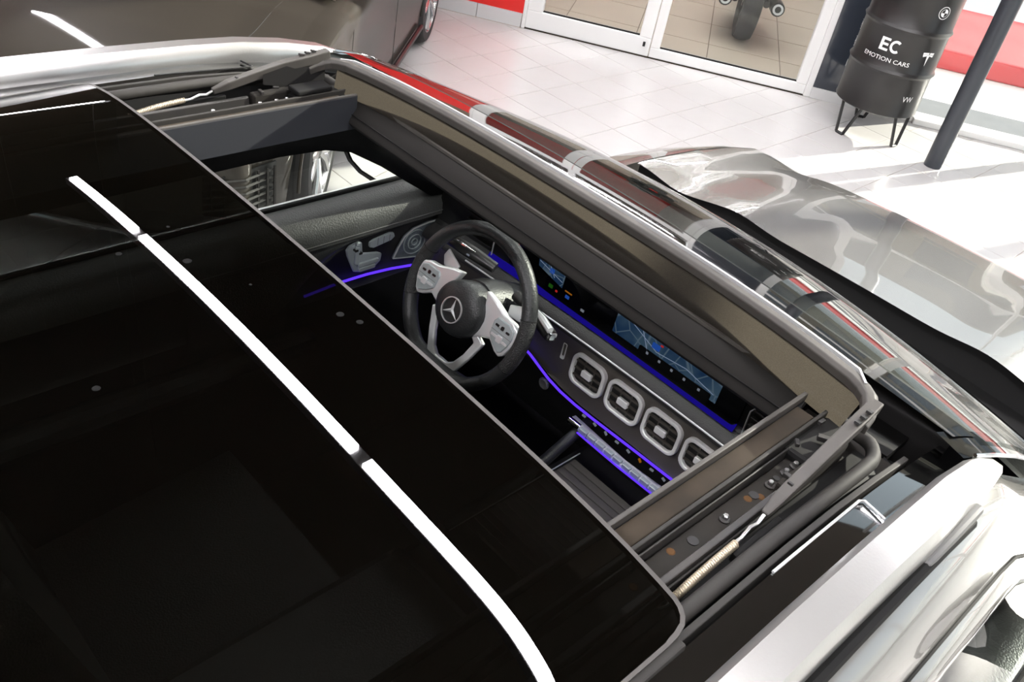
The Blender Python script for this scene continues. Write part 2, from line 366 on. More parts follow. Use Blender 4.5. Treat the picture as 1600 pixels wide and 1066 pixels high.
# door furniture
hb = fb(MB(), (0.93, -0.004, 0.085), (0.95, 0.014, 0.12)).build('door_stop', 'interior_black', bevel=0.003); hb.parent = d1; hb.matrix_parent_inverse = Matrix.Translation(-d1.location)
for i, (a, b) in enumerate(((-0.06, -0.03), (2.25, 2.30))):
    post('trim_%d' % (i + 1), (a, -0.12, 0), (b, 0.01, H_CEIL), ('slim white door post beside the red panel', 'slim white door post beside the dark panel')[i])
post('trim_3', (-0.03, -0.10, 2.3), (2.25, 0.0, 2.42), 'white header rail above both glass doors')
post('trim_4', (0.95, -0.10, 2.42), (1.03, 0.0, 3.4), 'white post between the panes above the doors')
w0 = empty('window_1', HALL @ Vector((1, -0.05, 2.42))); w0['kind'] = 'structure'; w0['label'] = 'fanlight panes above the glass doors'
for a, b in ((-0.03, 0.95), (1.03, 2.25)):
    p = pane(None, (a, -0.055, 2.42), (b, -0.045, 3.4)); p.parent = w0; p.matrix_parent_inverse = Matrix.Translation(-w0.location)
struct('wall_front_lintel', fb(MB(), (-0.03, -0.10, 3.4), (2.30, 0.0, H_CEIL)), 'tan_wall', 'tan wall above the glass doors')
struct('wall_front_dark', fb(MB(), (2.30, -0.10, 0.085), (3.02, 0.0, H_CEIL)), 'navy_panel', 'glossy dark blue-black wall panel behind the barrel')
post('baseboard_dark', (2.30, -0.10, 0), (3.02, 0.012, 0.085), 'white skirting below the dark panel', 'white_skirt', 0.003)
# big windows right of the dark panel
edges = [3.02, 4.35, 5.7, 7.1, 8.5, 9.8]
for i, s in enumerate(edges):
    post('trim_%d' % (5 + i), (s, -0.10, 0), (s + 0.09, 0.01, H_CEIL), ['white window post behind the black barrel', 'white window post right of the thin grey pillar', 'third white post of the window front', 'fourth white post of the window front', 'fifth white post of the window front', 'last white post of the window front'][i])
post('trim_20', (3.11, -0.14, 0), (S1, 0.05, 0.045), 'white window sill along the floor')
post('trim_21', (3.11, -0.10, 2.3), (S1, 0.0, 2.42), 'white transom rail across the window front')
for i in range(5):
    wn = empty('window_%d' % (i + 2), HALL @ Vector((edges[i] + 0.6, -0.05, 0.05))); wn['kind'] = 'structure'
    wn['label'] = ['tall window pane behind barrel and grey pillar', 'tall window pane right of the grey pillar', 'third tall pane of the window front', 'fourth tall pane of the window front', 'last tall pane of the window front'][i]
    for z0, z1 in ((0.045, 2.3), (2.42, H_CEIL)):
        p = pane(None, (edges[i] + 0.09, -0.055, z0), (edges[i + 1], -0.045, z1)); p.parent = wn; p.matrix_parent_inverse = Matrix.Translation(-wn.location)
# right-hand wall: window front down the car's passenger side
struct('wall_right', fb(fb(MB(), (S1, 0, 0), (S1 + 0.1, N1, 0.35)), (S1, 0, 3.6), (S1 + 0.1, N1, H_CEIL)), 'plaster', 'low parapet and lintel of the right-hand window wall')
for i in range(6):
    post('trim_%d' % (12 + i), (S1, i * 2.15, 0.35), (S1 + 0.09, i * 2.15 + 0.09, 3.6), 'white post of the right-hand window wall, outside the picture')
for i in range(5):
    wn = pane(None, (S1 + 0.04, i * 2.15 + 0.09, 0.35), (S1 + 0.05, (i + 1) * 2.15, 3.6)); wn.name = 'window_%d' % (i + 8); wn['kind'] = 'structure'; wn['label'] = 'pane of the right-hand window wall, outside the picture'
# second hall behind the glass doors
fl2 = struct('floor_annex', fb(MB(), (-4.5, -9, -0.06), (3.0, -0.12, -0.006)), 'slab_joint', 'beige slab floor of the room behind the glass doors')
base = None
for i in range(-1, 5):
    for j in range(0, 7):
        a = -0.4 + i * 0.62; b = -0.125 - (j + 1) * 0.62
        o = fb(MB(), (a + 0.004, b + 0.004, -0.006), (a + 0.616, b + 0.616, 0.0)).build('slab', 'slab', fl2) if base is None else base.copy()
        if base is None: base = o; oa, ob = a, b
        else:
            C.objects.link(o); o.parent = fl2; o.location = FU * (a - oa) + FN * (b - ob)
struct('ceiling_annex', fb(MB(), (-4.5, -9, 3.3), (3.02, -0.12, 3.4)), 'ceiling', 'tan ceiling of the room behind the doors')
mb = MB(); fb(mb, (-4.5, -9.1, 0), (3.0, -9, 3.3)); struct('wall_annex_back', mb, 'red_panel', 'red far wall of the room behind the doors')
struct('wall_annex_left', fb(MB(), (-4.6, -9, 0), (-4.5, -0.12, 3.3)), 'plaster', 'side wall of the room behind the doors')
struct('wall_annex_right', fb(MB(), (2.92, -9, 0), (3.02, -0.12, 3.4)), 'plaster', 'wall between the rear room and the forecourt')
# forecourt
struct('ground', MB().box((10, 0, -0.16), (90, 90, 0.1)), 'concrete', 'pale concrete ground outside the building')
struct('forecourt_paving', fb(MB(), (3.02, -6.0, -0.11), (20, -0.72, -0.02)), 'white_paving', 'bright white paving outside the windows')
struct('kerb', fb(MB(), (3.02, -0.72, -0.11), (20, -0.14, -0.01)), 'asphalt', 'grey kerb strip outside the window sill')
bd = struct('building_opposite', fb(MB(), (3.5, -17, -0.1), (26, -15, 8)), 'tan_wall', 'tan building across the forecourt, seen only in reflections')
for i in range(9):
    for j in range(3): fb(MB(), (4.3 + i * 2.4, -15.03, 0.6 + j * 2.5), (5.9 + i * 2.4, -14.95, 2.4 + j * 2.5)).build('pane', 'navy_panel', bd)
tag(fb(MB(), (3.02, -3.6, -0.02), (20, -1.75, 0.16)).build('carpet_step', 'red_ground', bevel=0.02), 'flat red carpeted step outside the right-hand window', 'step')

# ------------------------------------------------------------------ linear lamps
def lamp(a, b, label, group='linear ceiling lamps', gaps=()):
    a, b = Vector(a), Vector(b); L = (b - a).length; d = (b - a).normalized()
    e = empty('linear_lamp', (a + b) / 2, math.atan2(d.y, d.x)); tag(e, label, 'lamp', group)
    MB().box((0, 0, 0.04), (L, 0.055, 0.05)).build('profile', 'alu_profile', e, bevel=0.004)
    cuts = [-L / 2] + [g - L / 2 for g in gaps] + [L / 2]
    for p, q in zip(cuts, cuts[1:]):
        MB().box(((p + q) / 2, 0, 0.008), (q - p - 0.09, 0.037, 0.016)).build('diffuser', 'led', e)
    for t in (-0.4, 0.4): MB().tube([(t * L, 0, 0.06), (t * L, 0, H_CEIL - a.z)], 0.0006, 5).build('hanging_wire', 'steel', e)
    return e
lamp((0.822 - 0.133, -3.6, 3.5), (0.822 + 0.14, 3.76, 3.5), 'long white linear lamp mirrored in the sunroof glass', gaps=(2.5, 4.45, 6.42))
lamp((1.40, 4.40, 2.75), (1.05, 5.65, 2.75), 'short white linear lamp mirrored in the dark saloon bonnet')
lamp((-1.6, -3.6, 3.5), (-1.6, 5.6, 3.5), 'unseen long linear lamp added behind the camera to light the cabin', gaps=(2.2, 4.4, 6.6))  # added lamp, placed to shine through the roof opening onto the dash vents
lamp((4.0, -2.4, 3.5), (4.0, 4.0, 3.5), 'long white linear lamp above the bonnet', gaps=(2.2, 4.4))
for k in (-1.2, -3.2):
    p, q = HALL @ Vector((-0.4, k, 3.22)), HALL @ Vector((2.6, k, 3.22)); 
    e = empty('linear_lamp', (p + q) / 2, math.atan2((q - p).y, (q - p).x)); tag(e, 'linear lamp on the rear room ceiling, ' + ('nearer the doors' if k > -2 else 'farther from the doors'), 'lamp', 'linear ceiling lamps')
    MB().box((0, 0, 0.04), (3.0, 0.08, 0.06)).build('profile', 'alu_profile', e); MB().box((0, 0, 0.005), (2.9, 0.06, 0.012)).build('diffuser', 'led', e)
# ================================================================== the silver car: outside and sunroof
car = empty('car'); tag(car, 'silver grey off-road car with open sunroof and raised wind deflector', 'car')
def part(mb, name, m, parent=None, **k): return mb.build(name, m, parent or car, **k)
def zg(y): q = abs(y) / 0.6; return 1.757 - 0.018 * q * q - 0.017 * q ** 8
def fr(a, b, n): return [a + (b - a) * i / (n - 1) for i in range(n)]
# sliding glass panel, pushed back over the roof
ys = [-0.6, -0.597, -0.592, -0.585, -0.578] + fr(-0.56, 0.56, 29) + [0.578, 0.585, 0.592, 0.597, 0.6]
def xfront(y):
    d = abs(y) - 0.578
    return 0.085 if d <= 0 else 0.085 - (0.022 - math.sqrt(max(0, 0.022 ** 2 - d * d)))
P = [[(lerp(-1.15, xfront(y), t), y, zg(y) + 0.037 * (lerp(-1.15, xfront(y), t) - 0.085)) for y in ys] for t in fr(0, 1, 14)]
gp = part(MB().grid(P), 'sunroof_glass', 'roof_glass', smooth=True)
# the edge trim of that panel: front, both corners, both sides
path = [(x, -0.601, zg(0.6) - 0.003 + 0.037 * (x - 0.085)) for x in fr(-1.15, 0.05, 8)] + [(xfront(y) + 0.001, y, zg(y) - 0.003) for y in ys] + [(x, 0.601, zg(0.6) - 0.003 + 0.037 * (x - 0.085)) for x in fr(0.05, -1.15, 8)]
part(MB().sweep(path, [(-0.002, -0.004), (0.0028, -0.004), (0.0028, 0.003), (-0.002, 0.003)]), 'edge_trim', 'deflector_bar', gp)
for s in (-1, 1):
    part(MB().sweep([(x, s * 0.6065, zg(0.6) - 0.008 + 0.037 * (x - 0.085)) for x in fr(-1.15, 0.066, 10)], [(-0.0065, -0.006), (0.0065, -0.006), (0.005, 0.005), (-0.005, 0.005)]), 'side_seal', 'rubber', gp, bevel=0.002)
for u, v, r in ((-0.035, 0.045, 0.005), (-0.09, 0.095, 0.0035), (0.052, -0.125, 0.0045), (0.062, -0.147, 0.004), (-0.2, -0.1, 0.004), (-0.02, 0.12, 0.0022), (0.0, -0.03, 0.002)):
    part(MB().lathe([(r, -0.0002), (r * 0.8, 0.0003)], 14, Matrix.Translation((u, v, zg(v) + 0.0004 + 0.037 * (u - 0.085)))), 'water_spot', 'water_spot', gp)
# fixed rear roof glass and the beam below
part(MB().grid([[(x, y, zg(y) - 0.065 - 0.03 * max(0, -1.0 - x) ** 2) for y in fr(-0.6, 0.6, 21)] for x in fr(-2.6, -0.72, 12)]), 'rear_roof_glass', 'roof_glass', smooth=True)
part(MB().span((-0.80, -0.6, 1.60), (-0.62, 0.6, 1.655)), 'roof_beam', 'headliner', bevel=0.015)

def rdrop(x): return 0.06 * max(0.0, (x - 0.2) / 0.42) ** 2
SX = fr(-2.3, 0.2, 8) + fr(0.26, 0.66, 9)
for s in (-1, 1):
    # glossy black roof strip beside the opening
    sec = [(0.606, 1.700), (0.611, 1.7125), (0.640, 1.7115), (0.668, 1.7065), (0.668, 1.69)]
    part(MB().grid([[(x, s * y, z - rdrop(x)) for y, z in sec] for x in SX]), 'roof_strip', 'piano_black', smooth=True)
    # silver cant rail below the roof rail
    sec = [(0.668, 1.690), (0.669, 1.7045), (0.690, 1.7015), (0.712, 1.688), (0.730, 1.662), (0.742, 1.630), (0.746, 1.618), (0.735, 1.612)]
    ex = fr(0.72, 1.66, 12)
    rows = [[(x, s * y, z - rdrop(x)) for y, z in sec] for x in SX]
    for x in ex:                                # runs on down the windscreen pillar
        t = (x - 0.66) / 1.0; dz = -rdrop(0.66) - 0.19 * (x - 0.66) - 0.33 * (x - 0.66) ** 1.0 - 0.02 * t
        rows.append([(x, s * (lerp(y, 0.715 + (y - 0.668) * 0.9, t) + 0.06 * t), z + dz) for y, z in sec])
    part(MB().grid(rows), 'cant_rail', 'silver_paint', smooth=True)
    # roof rail
    rp = [(-2.0, 1.712), (-1.2, 1.719), (-0.5, 1.7205), (0.0, 1.7195), (0.15, 1.718), (0.28, 1.7145), (0.38, 1.709), (0.47, 1.699), (0.55, 1.684), (0.62, 1.662), (0.66, 1.645)]
    path = [(x, s * (0.668 - 0.002 * (x > 0.4) + 0.012 * max(0, x - 0.2)), z) for x, z in rp]
    sc = [1] * 7 + [0.95, 0.85, 0.62, 0.3]
    sec = [(-0.021, -0.026), (0.021, -0.026), (0.0255, -0.012), (0.0245, 0.010), (0.018, 0.0215), (-0.014, 0.0235), (-0.022, 0.016), (-0.0265, -0.006)]
    if s > 0: sec = [(-a, b) for a, b in sec][::-1]
    rl = part(MB().sweep(path, sec, scale=sc), 'roof_rail', 'rail_alu', smooth=True)
    part(MB().sweep([(x, y, z - 0.028) for x, y, z in path[:8]], [(-0.012, -0.012), (0.016, -0.012), (0.016, 0.004), (-0.012, 0.004)]), 'rail_gasket', 'rubber_dark', rl)
    part(MB().tube([(x, s * 0.698, 1.700 - rdrop(x)) for x in fr(-0.5, 0.5, 12)], 0.0075, 8), 'rail_gap_shade', 'rubber_dark', rl, smooth=True)  # dark tube laid in for the shade of the gap beside the rail
    part(MB().span((0.36, s * 0.690, 1.682), (0.50, s * 0.703, 1.699)), 'rail_foot', 'grey_plastic', rl, bevel=0.005)
    # cover plate in the black strip
    cv = MB().prism([(0.30, 0.612), (0.315, 0.640), (0.42, 0.640), (0.43, 0.622), (0.41, 0.612)], 0, 0.0035, basis((0, 0, 1.7128 - rdrop(0.34)), (1, 0, -0.045), (0, s, 0), (0, 0, 1)))
    c0 = part(cv, 'strip_cover', 'piano_black', bevel=0.0015)
    part(MB().tube([(0.20, s * 0.6115, 1.714 - rdrop(0.2)), (0.372, s * 0.6115, 1.715 - rdrop(0.372)), (0.378, s * 0.615, 1.715 - rdrop(0.378)), (0.372, s * 0.642, 1.7145 - rdrop(0.37))], 0.0017, 6), 'cover_edge', 'satin_silver' if s < 0 else 'plate_black', c0, smooth=True)  # silver on the right only, light on that edge put into its colour

# ---- sunroof frame (both tracks, front)
frame = part(MB(), 'sunroof_frame', 'track_plastic') if False else None
for s in (-1, 1):
    XA, XB = -0.75, 0.50
    tr = part(MB().span((XA, s * 0.475, 1.652), (XB + 0.02, s * 0.612, 1.660)), 'sunroof_track', 'track_plastic')
    def bar(n, y0, y1, z0, z1, m, x0=XA, x1=XB, bv=0.0015): return part(MB().span((x0, s * y0, z0), (x1, s * y1, z1)), n, m, tr, bevel=bv)
    bar('inner_wall', 0.468, 0.474, 1.628, 1.692, 'frame_blue')
    bar('felt_ledge', 0.4745, 0.499, 1.672, 1.6835, 'dust_felt', XA, XB - 0.02)
    bar('felt_lip', 0.4685, 0.4745, 1.683, 1.694, 'deflector_bar')
    bar('gasket_lip', 0.5015, 0.5065, 1.66, 1.690, 'rubber')
    bar('gasket_lip', 0.510, 0.5125, 1.66, 1.684, 'track_metal')
    bar('track_floor', 0.514, 0.540, 1.660, 1.672, 'track_plastic')
    bar('guide_rail', 0.541, 0.549, 1.660, 1.685, 'track_metal', XA, 0.33)
    bar('guide_rail_edge', 0.5495, 0.5525, 1.660, 1.679, 'rubber', XA, 0.33)
    bar('channel', 0.553, 0.574, 1.658, 1.664, 'rubber_dark')
    # holes, bolts and rust marks of the track floor
    for x, r in ((0.205, 0.0062), (0.315, 0.0058), (0.36, 0.004), (0.42, 0.004)):
        part(MB().lathe([(r, 0), (r, 0.0012)], 14, Matrix.Translation((x, s * 0.527, 1.6718))), 'hole', 'interior_black', tr)
    for x in (0.257, 0.343, 0.375, 0.395):
        b = part(MB().lathe([(0.0062, 0), (0.0062, 0.002), (0.0045, 0.003)], 16, Matrix.Translation((x, s * 0.529, 1.672))), 'washer', 'track_metal', tr)
        part(MB().lathe([(0.0034, 0), (0.0034, 0.004), (0.0024, 0.005)], 6, Matrix.Translation((x, s * 0.529, 1.675))), 'bolt', 'steel', b if False else tr)
    for x, y in ((0.175, 0.522), (0.32, 0.533), (0.11, 0.528), (0.305, 0.526)):
        part(MB().lathe([(0.005, 0), (0.004, 0.0006)], 9, Matrix.Translation((x, s * y, 1.672))), 'rust_spot', 'rust', tr)
    part(MB().span((0.335, s * 0.536, 1.662), (0.47, s * 0.552, 1.690)), 'guide_block', 'track_plastic', tr, bevel=0.004)
    part(MB().span((0.40, s * 0.505, 1.662), (0.50, s * 0.545, 1.684)), 'guide_block', 'rubber_dark', tr, bevel=0.006)
    for x, y, q in ((0.352, 0.541, 0.006), (0.41, 0.515, 0.005), (0.445, 0.53, 0.007), (0.47, 0.512, 0.005), (0.385, 0.548, 0.005)):
        part(MB().box((x, s * y, 1.691), (q * 2.2, q, q), Matrix.Rotation(x * 40, 4, 'Z')), 'clip', 'track_metal', tr, bevel=0.001)
    # deflector arm with its spring
    arm = part(MB().sweep([(0.492, s * 0.552, 1.741), (0.455, s * 0.5535, 1.735), (0.40, s * 0.5555, 1.729), (0.345, s * 0.557, 1.718), (0.30, s * 0.558, 1.708), (0.272, s * 0.559, 1.699)], [(-0.006, -0.012), (0.006, -0.012), (0.0075, 0.004), (-0.0075, 0.004)], scale=[1.1, 1.15, 1.05, 1.0, 0.95, 0.6]), 'deflector_arm', 'deflector_bar', tr, bevel=0.002)
    for x, z in ((0.318, 1.7145), (0.44, 1.7395), (0.452, 1.7415), (0.464, 1.7435)):
        part(MB().box((x, s * 0.5565, z), (0.009, 0.006, 0.003), Matrix.Rotation(0.26, 4, 'Y')), 'slot', 'interior_black', tr)
    part(MB().tube([(0.275, s * 0.559, 1.699), (0.262, s * 0.560, 1.692), (0.25, s * 0.559, 1.694), (0.235, s * 0.560, 1.6885), (0.222, s * 0.560, 1.688)], 0.0022, 8), 'spring_hook', 'steel', tr, smooth=True)
    coil = []
    n = 300
    for k in range(n + 1):
        t = k / n; a = t * 34 * 2 * math.pi; x = lerp(0.224, 0.128, t); z = lerp(1.688, 1.676, t) + 0.002 * math.sin(t * math.pi)
        coil.append((x, s * 0.561 + 0.0036 * math.cos(a), z + 0.0036 * math.sin(a)))
    part(MB().tube(coil, 0.0013, 5), 'spring', 'spring_steel', tr, smooth=True)
    part(MB().tube([(0.128, s * 0.561, 1.676), (0.118, s * 0.562, 1.674), (0.112, s * 0.558, 1.670)], 0.0016, 6), 'spring_hook', 'steel', tr, smooth=True)
    part(MB().span((0.215, s * 0.5635, 1.672), (0.30, s * 0.571, 1.684)), 'spring_guide', 'rubber_dark', tr, bevel=0.002)
# front cross frame
def bow(y, b=0.045, h=0.48): return b * (1 - (abs(y) / h) ** 2)
yy = fr(-0.475, 0.475, 25)
ff = part(MB().grid([[(x - bow(y, 0.0), y, z) for x, z in ((0.540, 1.645), (0.527, 1.675), (0.518, 1.682), (0.510, 1.680), (0.496, 1.664), (0.486, 1.650), (0.484, 1.643), (0.491, 1.634), (0.512, 1.622), (0.55, 1.61))] for y in yy]), 'front_frame', 'frame_skin', smooth=True)
part(MB().sweep([(0.515, y, 1.6835) for y in yy], [(-0.0025, -0.002), (0.0025, -0.002), (0.0025, 0.003), (-0.0025, 0.003)]), 'frame_bead', 'deflector_bar', ff)
part(MB().span((0.540, -0.58, 1.640), (0.60, 0.58, 1.652)), 'front_channel', 'rubber_dark', ff)
part(MB().sweep([(0.490, y, 1.6575) for y in yy], [(-0.001, -0.001), (0.001, -0.001), (0.001, 0.001), (-0.001, 0.001)]), 'seam', 'rubber_dark', ff)
# ring seal around the opening
sp = [(-0.3, -0.585)] + [(x, -0.585) for x in fr(0.0, 0.44, 6)]
for k in range(1, 9): a = R(-90 + 90 * k / 9); sp.append((0.452 + 0.055 * math.cos(a), -0.53 + 0.055 * math.sin(a)))
sp += [(0.507 + 0.052 * (1 - (y / 0.53) ** 4), y) for y in fr(-0.53, 0.53, 21)]
for k in range(1, 9): a = R(90 * k / 9); sp.append((0.452 + 0.055 * math.cos(a), 0.53 + 0.055 * math.sin(a)))
sp += [(x, 0.585) for x in fr(0.44, 0.0, 6)] + [(-0.3, 0.585)]
def szz(x, y): return 1.7015 - 0.5 * rdrop(x) - 0.012 * sm((x - 0.49) / 0.03)
part(MB().tube([(x, y, szz(x, y)) for x, y in sp], 0.0085, 10), 'ring_seal', 'rubber', smooth=True)
for s in (-1, 1):
    part(MB().sweep([(x, s * 0.6015, 1.707 - rdrop(x)) for x in fr(-0.7, 0.53, 14)], [(-0.0035, -0.03), (0.0035, -0.03), (0.0035, 0.0035), (-0.0035, 0.0035)]), 'strip_edge', 'rubber', bevel=0.0012)
    part(MB().grid([[(x, s * y, z - rdrop(x)) for y, z in ((0.574, 1.655), (0.580, 1.694), (0.590, 1.690), (0.599, 1.672))] for x in fr(-0.7, 0.53, 8)]), 'seal_flange', 'rubber_dark')
# wind deflector
def dtop(y): q = abs(y) / 0.555; return Vector((0.500 + 0.038 * (1 - q ** 3), y, 1.7345 + 0.005 * (1 - q ** 3) - 0.013 * y))
dp = []
for s in (-1, 1):
    cor = [(0.452, 0.556), (0.467, 0.5545), (0.482, 0.550), (0.494, 0.541), (0.502, 0.528)]
    c3 = [Vector((x, s * y, 1.7345 - 0.013 * s * y - 0.25 * max(0, 0.50 - x))) for x, y in cor]
    if s < 0: dp += c3
    else: tail = c3[::-1]
dp += [dtop(y) for y in fr(-0.51, 0.51, 27)] + tail
df = part(MB().sweep(dp, [(-0.008, -0.011), (0.009, -0.011), (0.010, 0.002), (0.004, 0.0065), (-0.006, 0.0065), (-0.010, 0.001)]), 'wind_deflector', 'deflector_bar', bevel=0.0015)
part(MB().sweep([p + Vector((0.0105 if abs(p.y) < 0.52 else 0, 0, 0.002)) for p in dp[4:-4]], [(-0.0015, -0.006), (0.0015, -0.006), (0.0015, 0.006), (-0.0015, 0.006)]), 'front_edge', 'satin_silver', df)
nety = fr(-0.535, 0.535, 41)
part(MB().grid([[(lerp(dtop(y).x - 0.002, dtop(y).x - 0.014, t), y * lerp(1, 0.985, t), lerp(dtop(y).z - 0.010, 1.681, t)) for t in fr(0, 1, 7)] for y in nety]), 'net', 'net', df, smooth=True)
for s in (-1, 1):                                # the net's side gussets
    part(MB().grid([[(lerp(0.484, 0.36, t), s * 0.548, lerp(lerp(1.742, 1.718, t), lerp(1.672, 1.700, t), v)) for v in (0, 0.5, 1)] for t in fr(0, 1, 6)]), 'net_gusset', 'headliner', df, smooth=True)
part(MB().span((0.40, 0.502, 1.690), (0.47, 0.535, 1.700)), 'cable_guide', 'rubber_dark', df, bevel=0.003)

# ---- windscreen, front roof panel, cowl, bonnet
def wz(x, y):
    xx = x + 0.081 * (y / 0.7) ** 2 * min(1.0, max(0.25, (x - 0.5) / 0.3))
    if xx < 0.62: d = 0.62 - xx; z = 1.722 + 0.234 * d - 0.9 * d * d
    else: d = xx - 0.62; z = 1.722 - 0.234 * d - 0.465 * d * d + 0.067 * d ** 3
    return z - 0.023 * (y / 0.6) ** 2
def ywid(x): return interp([(0.5, 0.615), (0.66, 0.655), (1.0, 0.72), (1.65, 0.80)], x)
part(MB().grid([[(x, t * ywid(x) * 0.985, wz(x, t * ywid(x))) for t in fr(-1, 1, 33)] for x in fr(0.578, 0.635, 5)]), 'front_roof_panel', 'piano_black', smooth=True)
part(MB().grid([[(x, t * ywid(x), wz(x, t * ywid(x))) for t in fr(-1, 1, 41)] for x in fr(0.640, 1.62, 36)]), 'windscreen', 'car_glass', smooth=True)
part(MB().grid([[(x, t * ywid(x), wz(x, t * ywid(x)) - 0.006) for t in fr(-1, 1, 21)] for x in fr(0.636, 0.74, 5)]), 'screen_top_band', 'interior_black', smooth=True)
part(MB().grid([[(x, t * ywid(x), wz(x, t * ywid(x)) - 0.006) for t in fr(-1, 1, 21)] for x in fr(1.46, 1.62, 5)]), 'screen_base_band', 'interior_black', smooth=True)
for s in (-1, 1):
    part(MB().grid([[(x, s * (ywid(x) + q), wz(x, ywid(x)) - 0.004 - q * 0.25) for q in (-0.02, 0.0, 0.012, 0.02)] for x in fr(0.56, 1.62, 24)]), 'pillar_trim', 'piano_black', smooth=True)
    part(MB().tube([(x, s * (ywid(x) + 0.021), wz(x, ywid(x)) - 0.006) for x in fr(0.58, 1.60, 20)], 0.0028, 6), 'pillar_bead', 'chrome', smooth=True)
cw = part(MB().grid([[(x, t * (0.80 if x < 1.8 else 0.78), z - 0.03 * t * t + 0.0) for t in fr(-1, 1, 21)] for x, z in ((1.54, 1.085), (1.60, 1.075), (1.66, 1.085), (1.70, 1.070), (1.76, 1.066), (1.80, 1.060), (1.845, 1.055), (1.915, 1.04))]), 'cowl', 'rubber_dark', smooth=True)
def hz(x, y):
    a = abs(y)
    z = interp([(1.85, 1.122), (2.0, 1.118), (2.25, 1.098), (2.5, 1.062), (2.68, 1.022), (2.78, 0.985), (2.84, 0.94), (2.88, 0.88)], x)
    z += 0.016 * math.exp(-((a - 0.40) / 0.10) ** 2) * sm((2.8 - x) / 0.5) - 0.012 * math.exp(-((a - 0.62) / 0.08) ** 2)
    z += 0.014 * math.exp(-((a - 0.80) / 0.09) ** 2)
    z -= 0.02 * (a / 0.7) ** 2 + 0.55 * max(0, a - 0.84) ** 1.6
    return z
def hw(x): return interp([(1.85, 0.96), (2.1, 0.965), (2.4, 0.945), (2.6, 0.89), (2.72, 0.82), (2.80, 0.72), (2.88, 0.58)], x)
part(MB().grid([[(x - 0.05 * (t * t) * (x - 1.85), t * min(0.80, hw(x)), hz(x, t * min(0.80, hw(x)))) for t in fr(-1, 1, 61)] for x in fr(1.89, 2.88, 44)]), 'bonnet', 'silver_paint', smooth=True)
part(MB().grid([[(1.902 - 0.02 * (z < 1.05), t * 0.80, min(z, hz(1.90, t * 0.8) - 0.006)) for t in fr(-1, 1, 41)] for z in (1.2, 1.06, 1.02, 0.9)]), 'bonnet_seal', 'rubber_dark', smooth=True)
for s in (-1, 1):
    rows = []
    for x in fr(1.50, 2.86, 40):
        wv = hw(max(1.85, x)); r = []
        y0 = min(0.806, wv - 0.005)
        for t in fr(0, 1, 9):
            y = lerp(y0, max(wv, y0 + 0.004), t); r.append((x - 0.05 * max(0, x - 1.85), s * y, hz(max(1.85, x), y) - 0.02 * t - 0.02 * max(0, 1.85 - x)))
        zt = r[-1][2]; dx = (x - 2.02) / 0.40; zb = 0.36 if abs(dx) > 1 else 0.36 + 0.40 * math.sqrt(1 - dx * dx)
        for t in fr(0.12, 1, 8): r.append((x - 0.05 * max(0, x - 1.85), s * (wv + 0.012 * math.sin(t * 3.1)), lerp(zt, zb, t)))
        rows.append(r)
    part(MB().grid(rows), 'front_wing', 'silver_paint', smooth=True)
part(MB().grid([[(2.80 + 0.06 * (1 - t * t) + (0.03 if z < 0.7 else 0), t * (0.62 if z > 0.85 else 0.88), z) for t in fr(-1, 1, 13)] for z in (0.90, 0.8, 0.65, 0.45, 0.3)]), 'front_bumper', 'silver_paint', smooth=True)
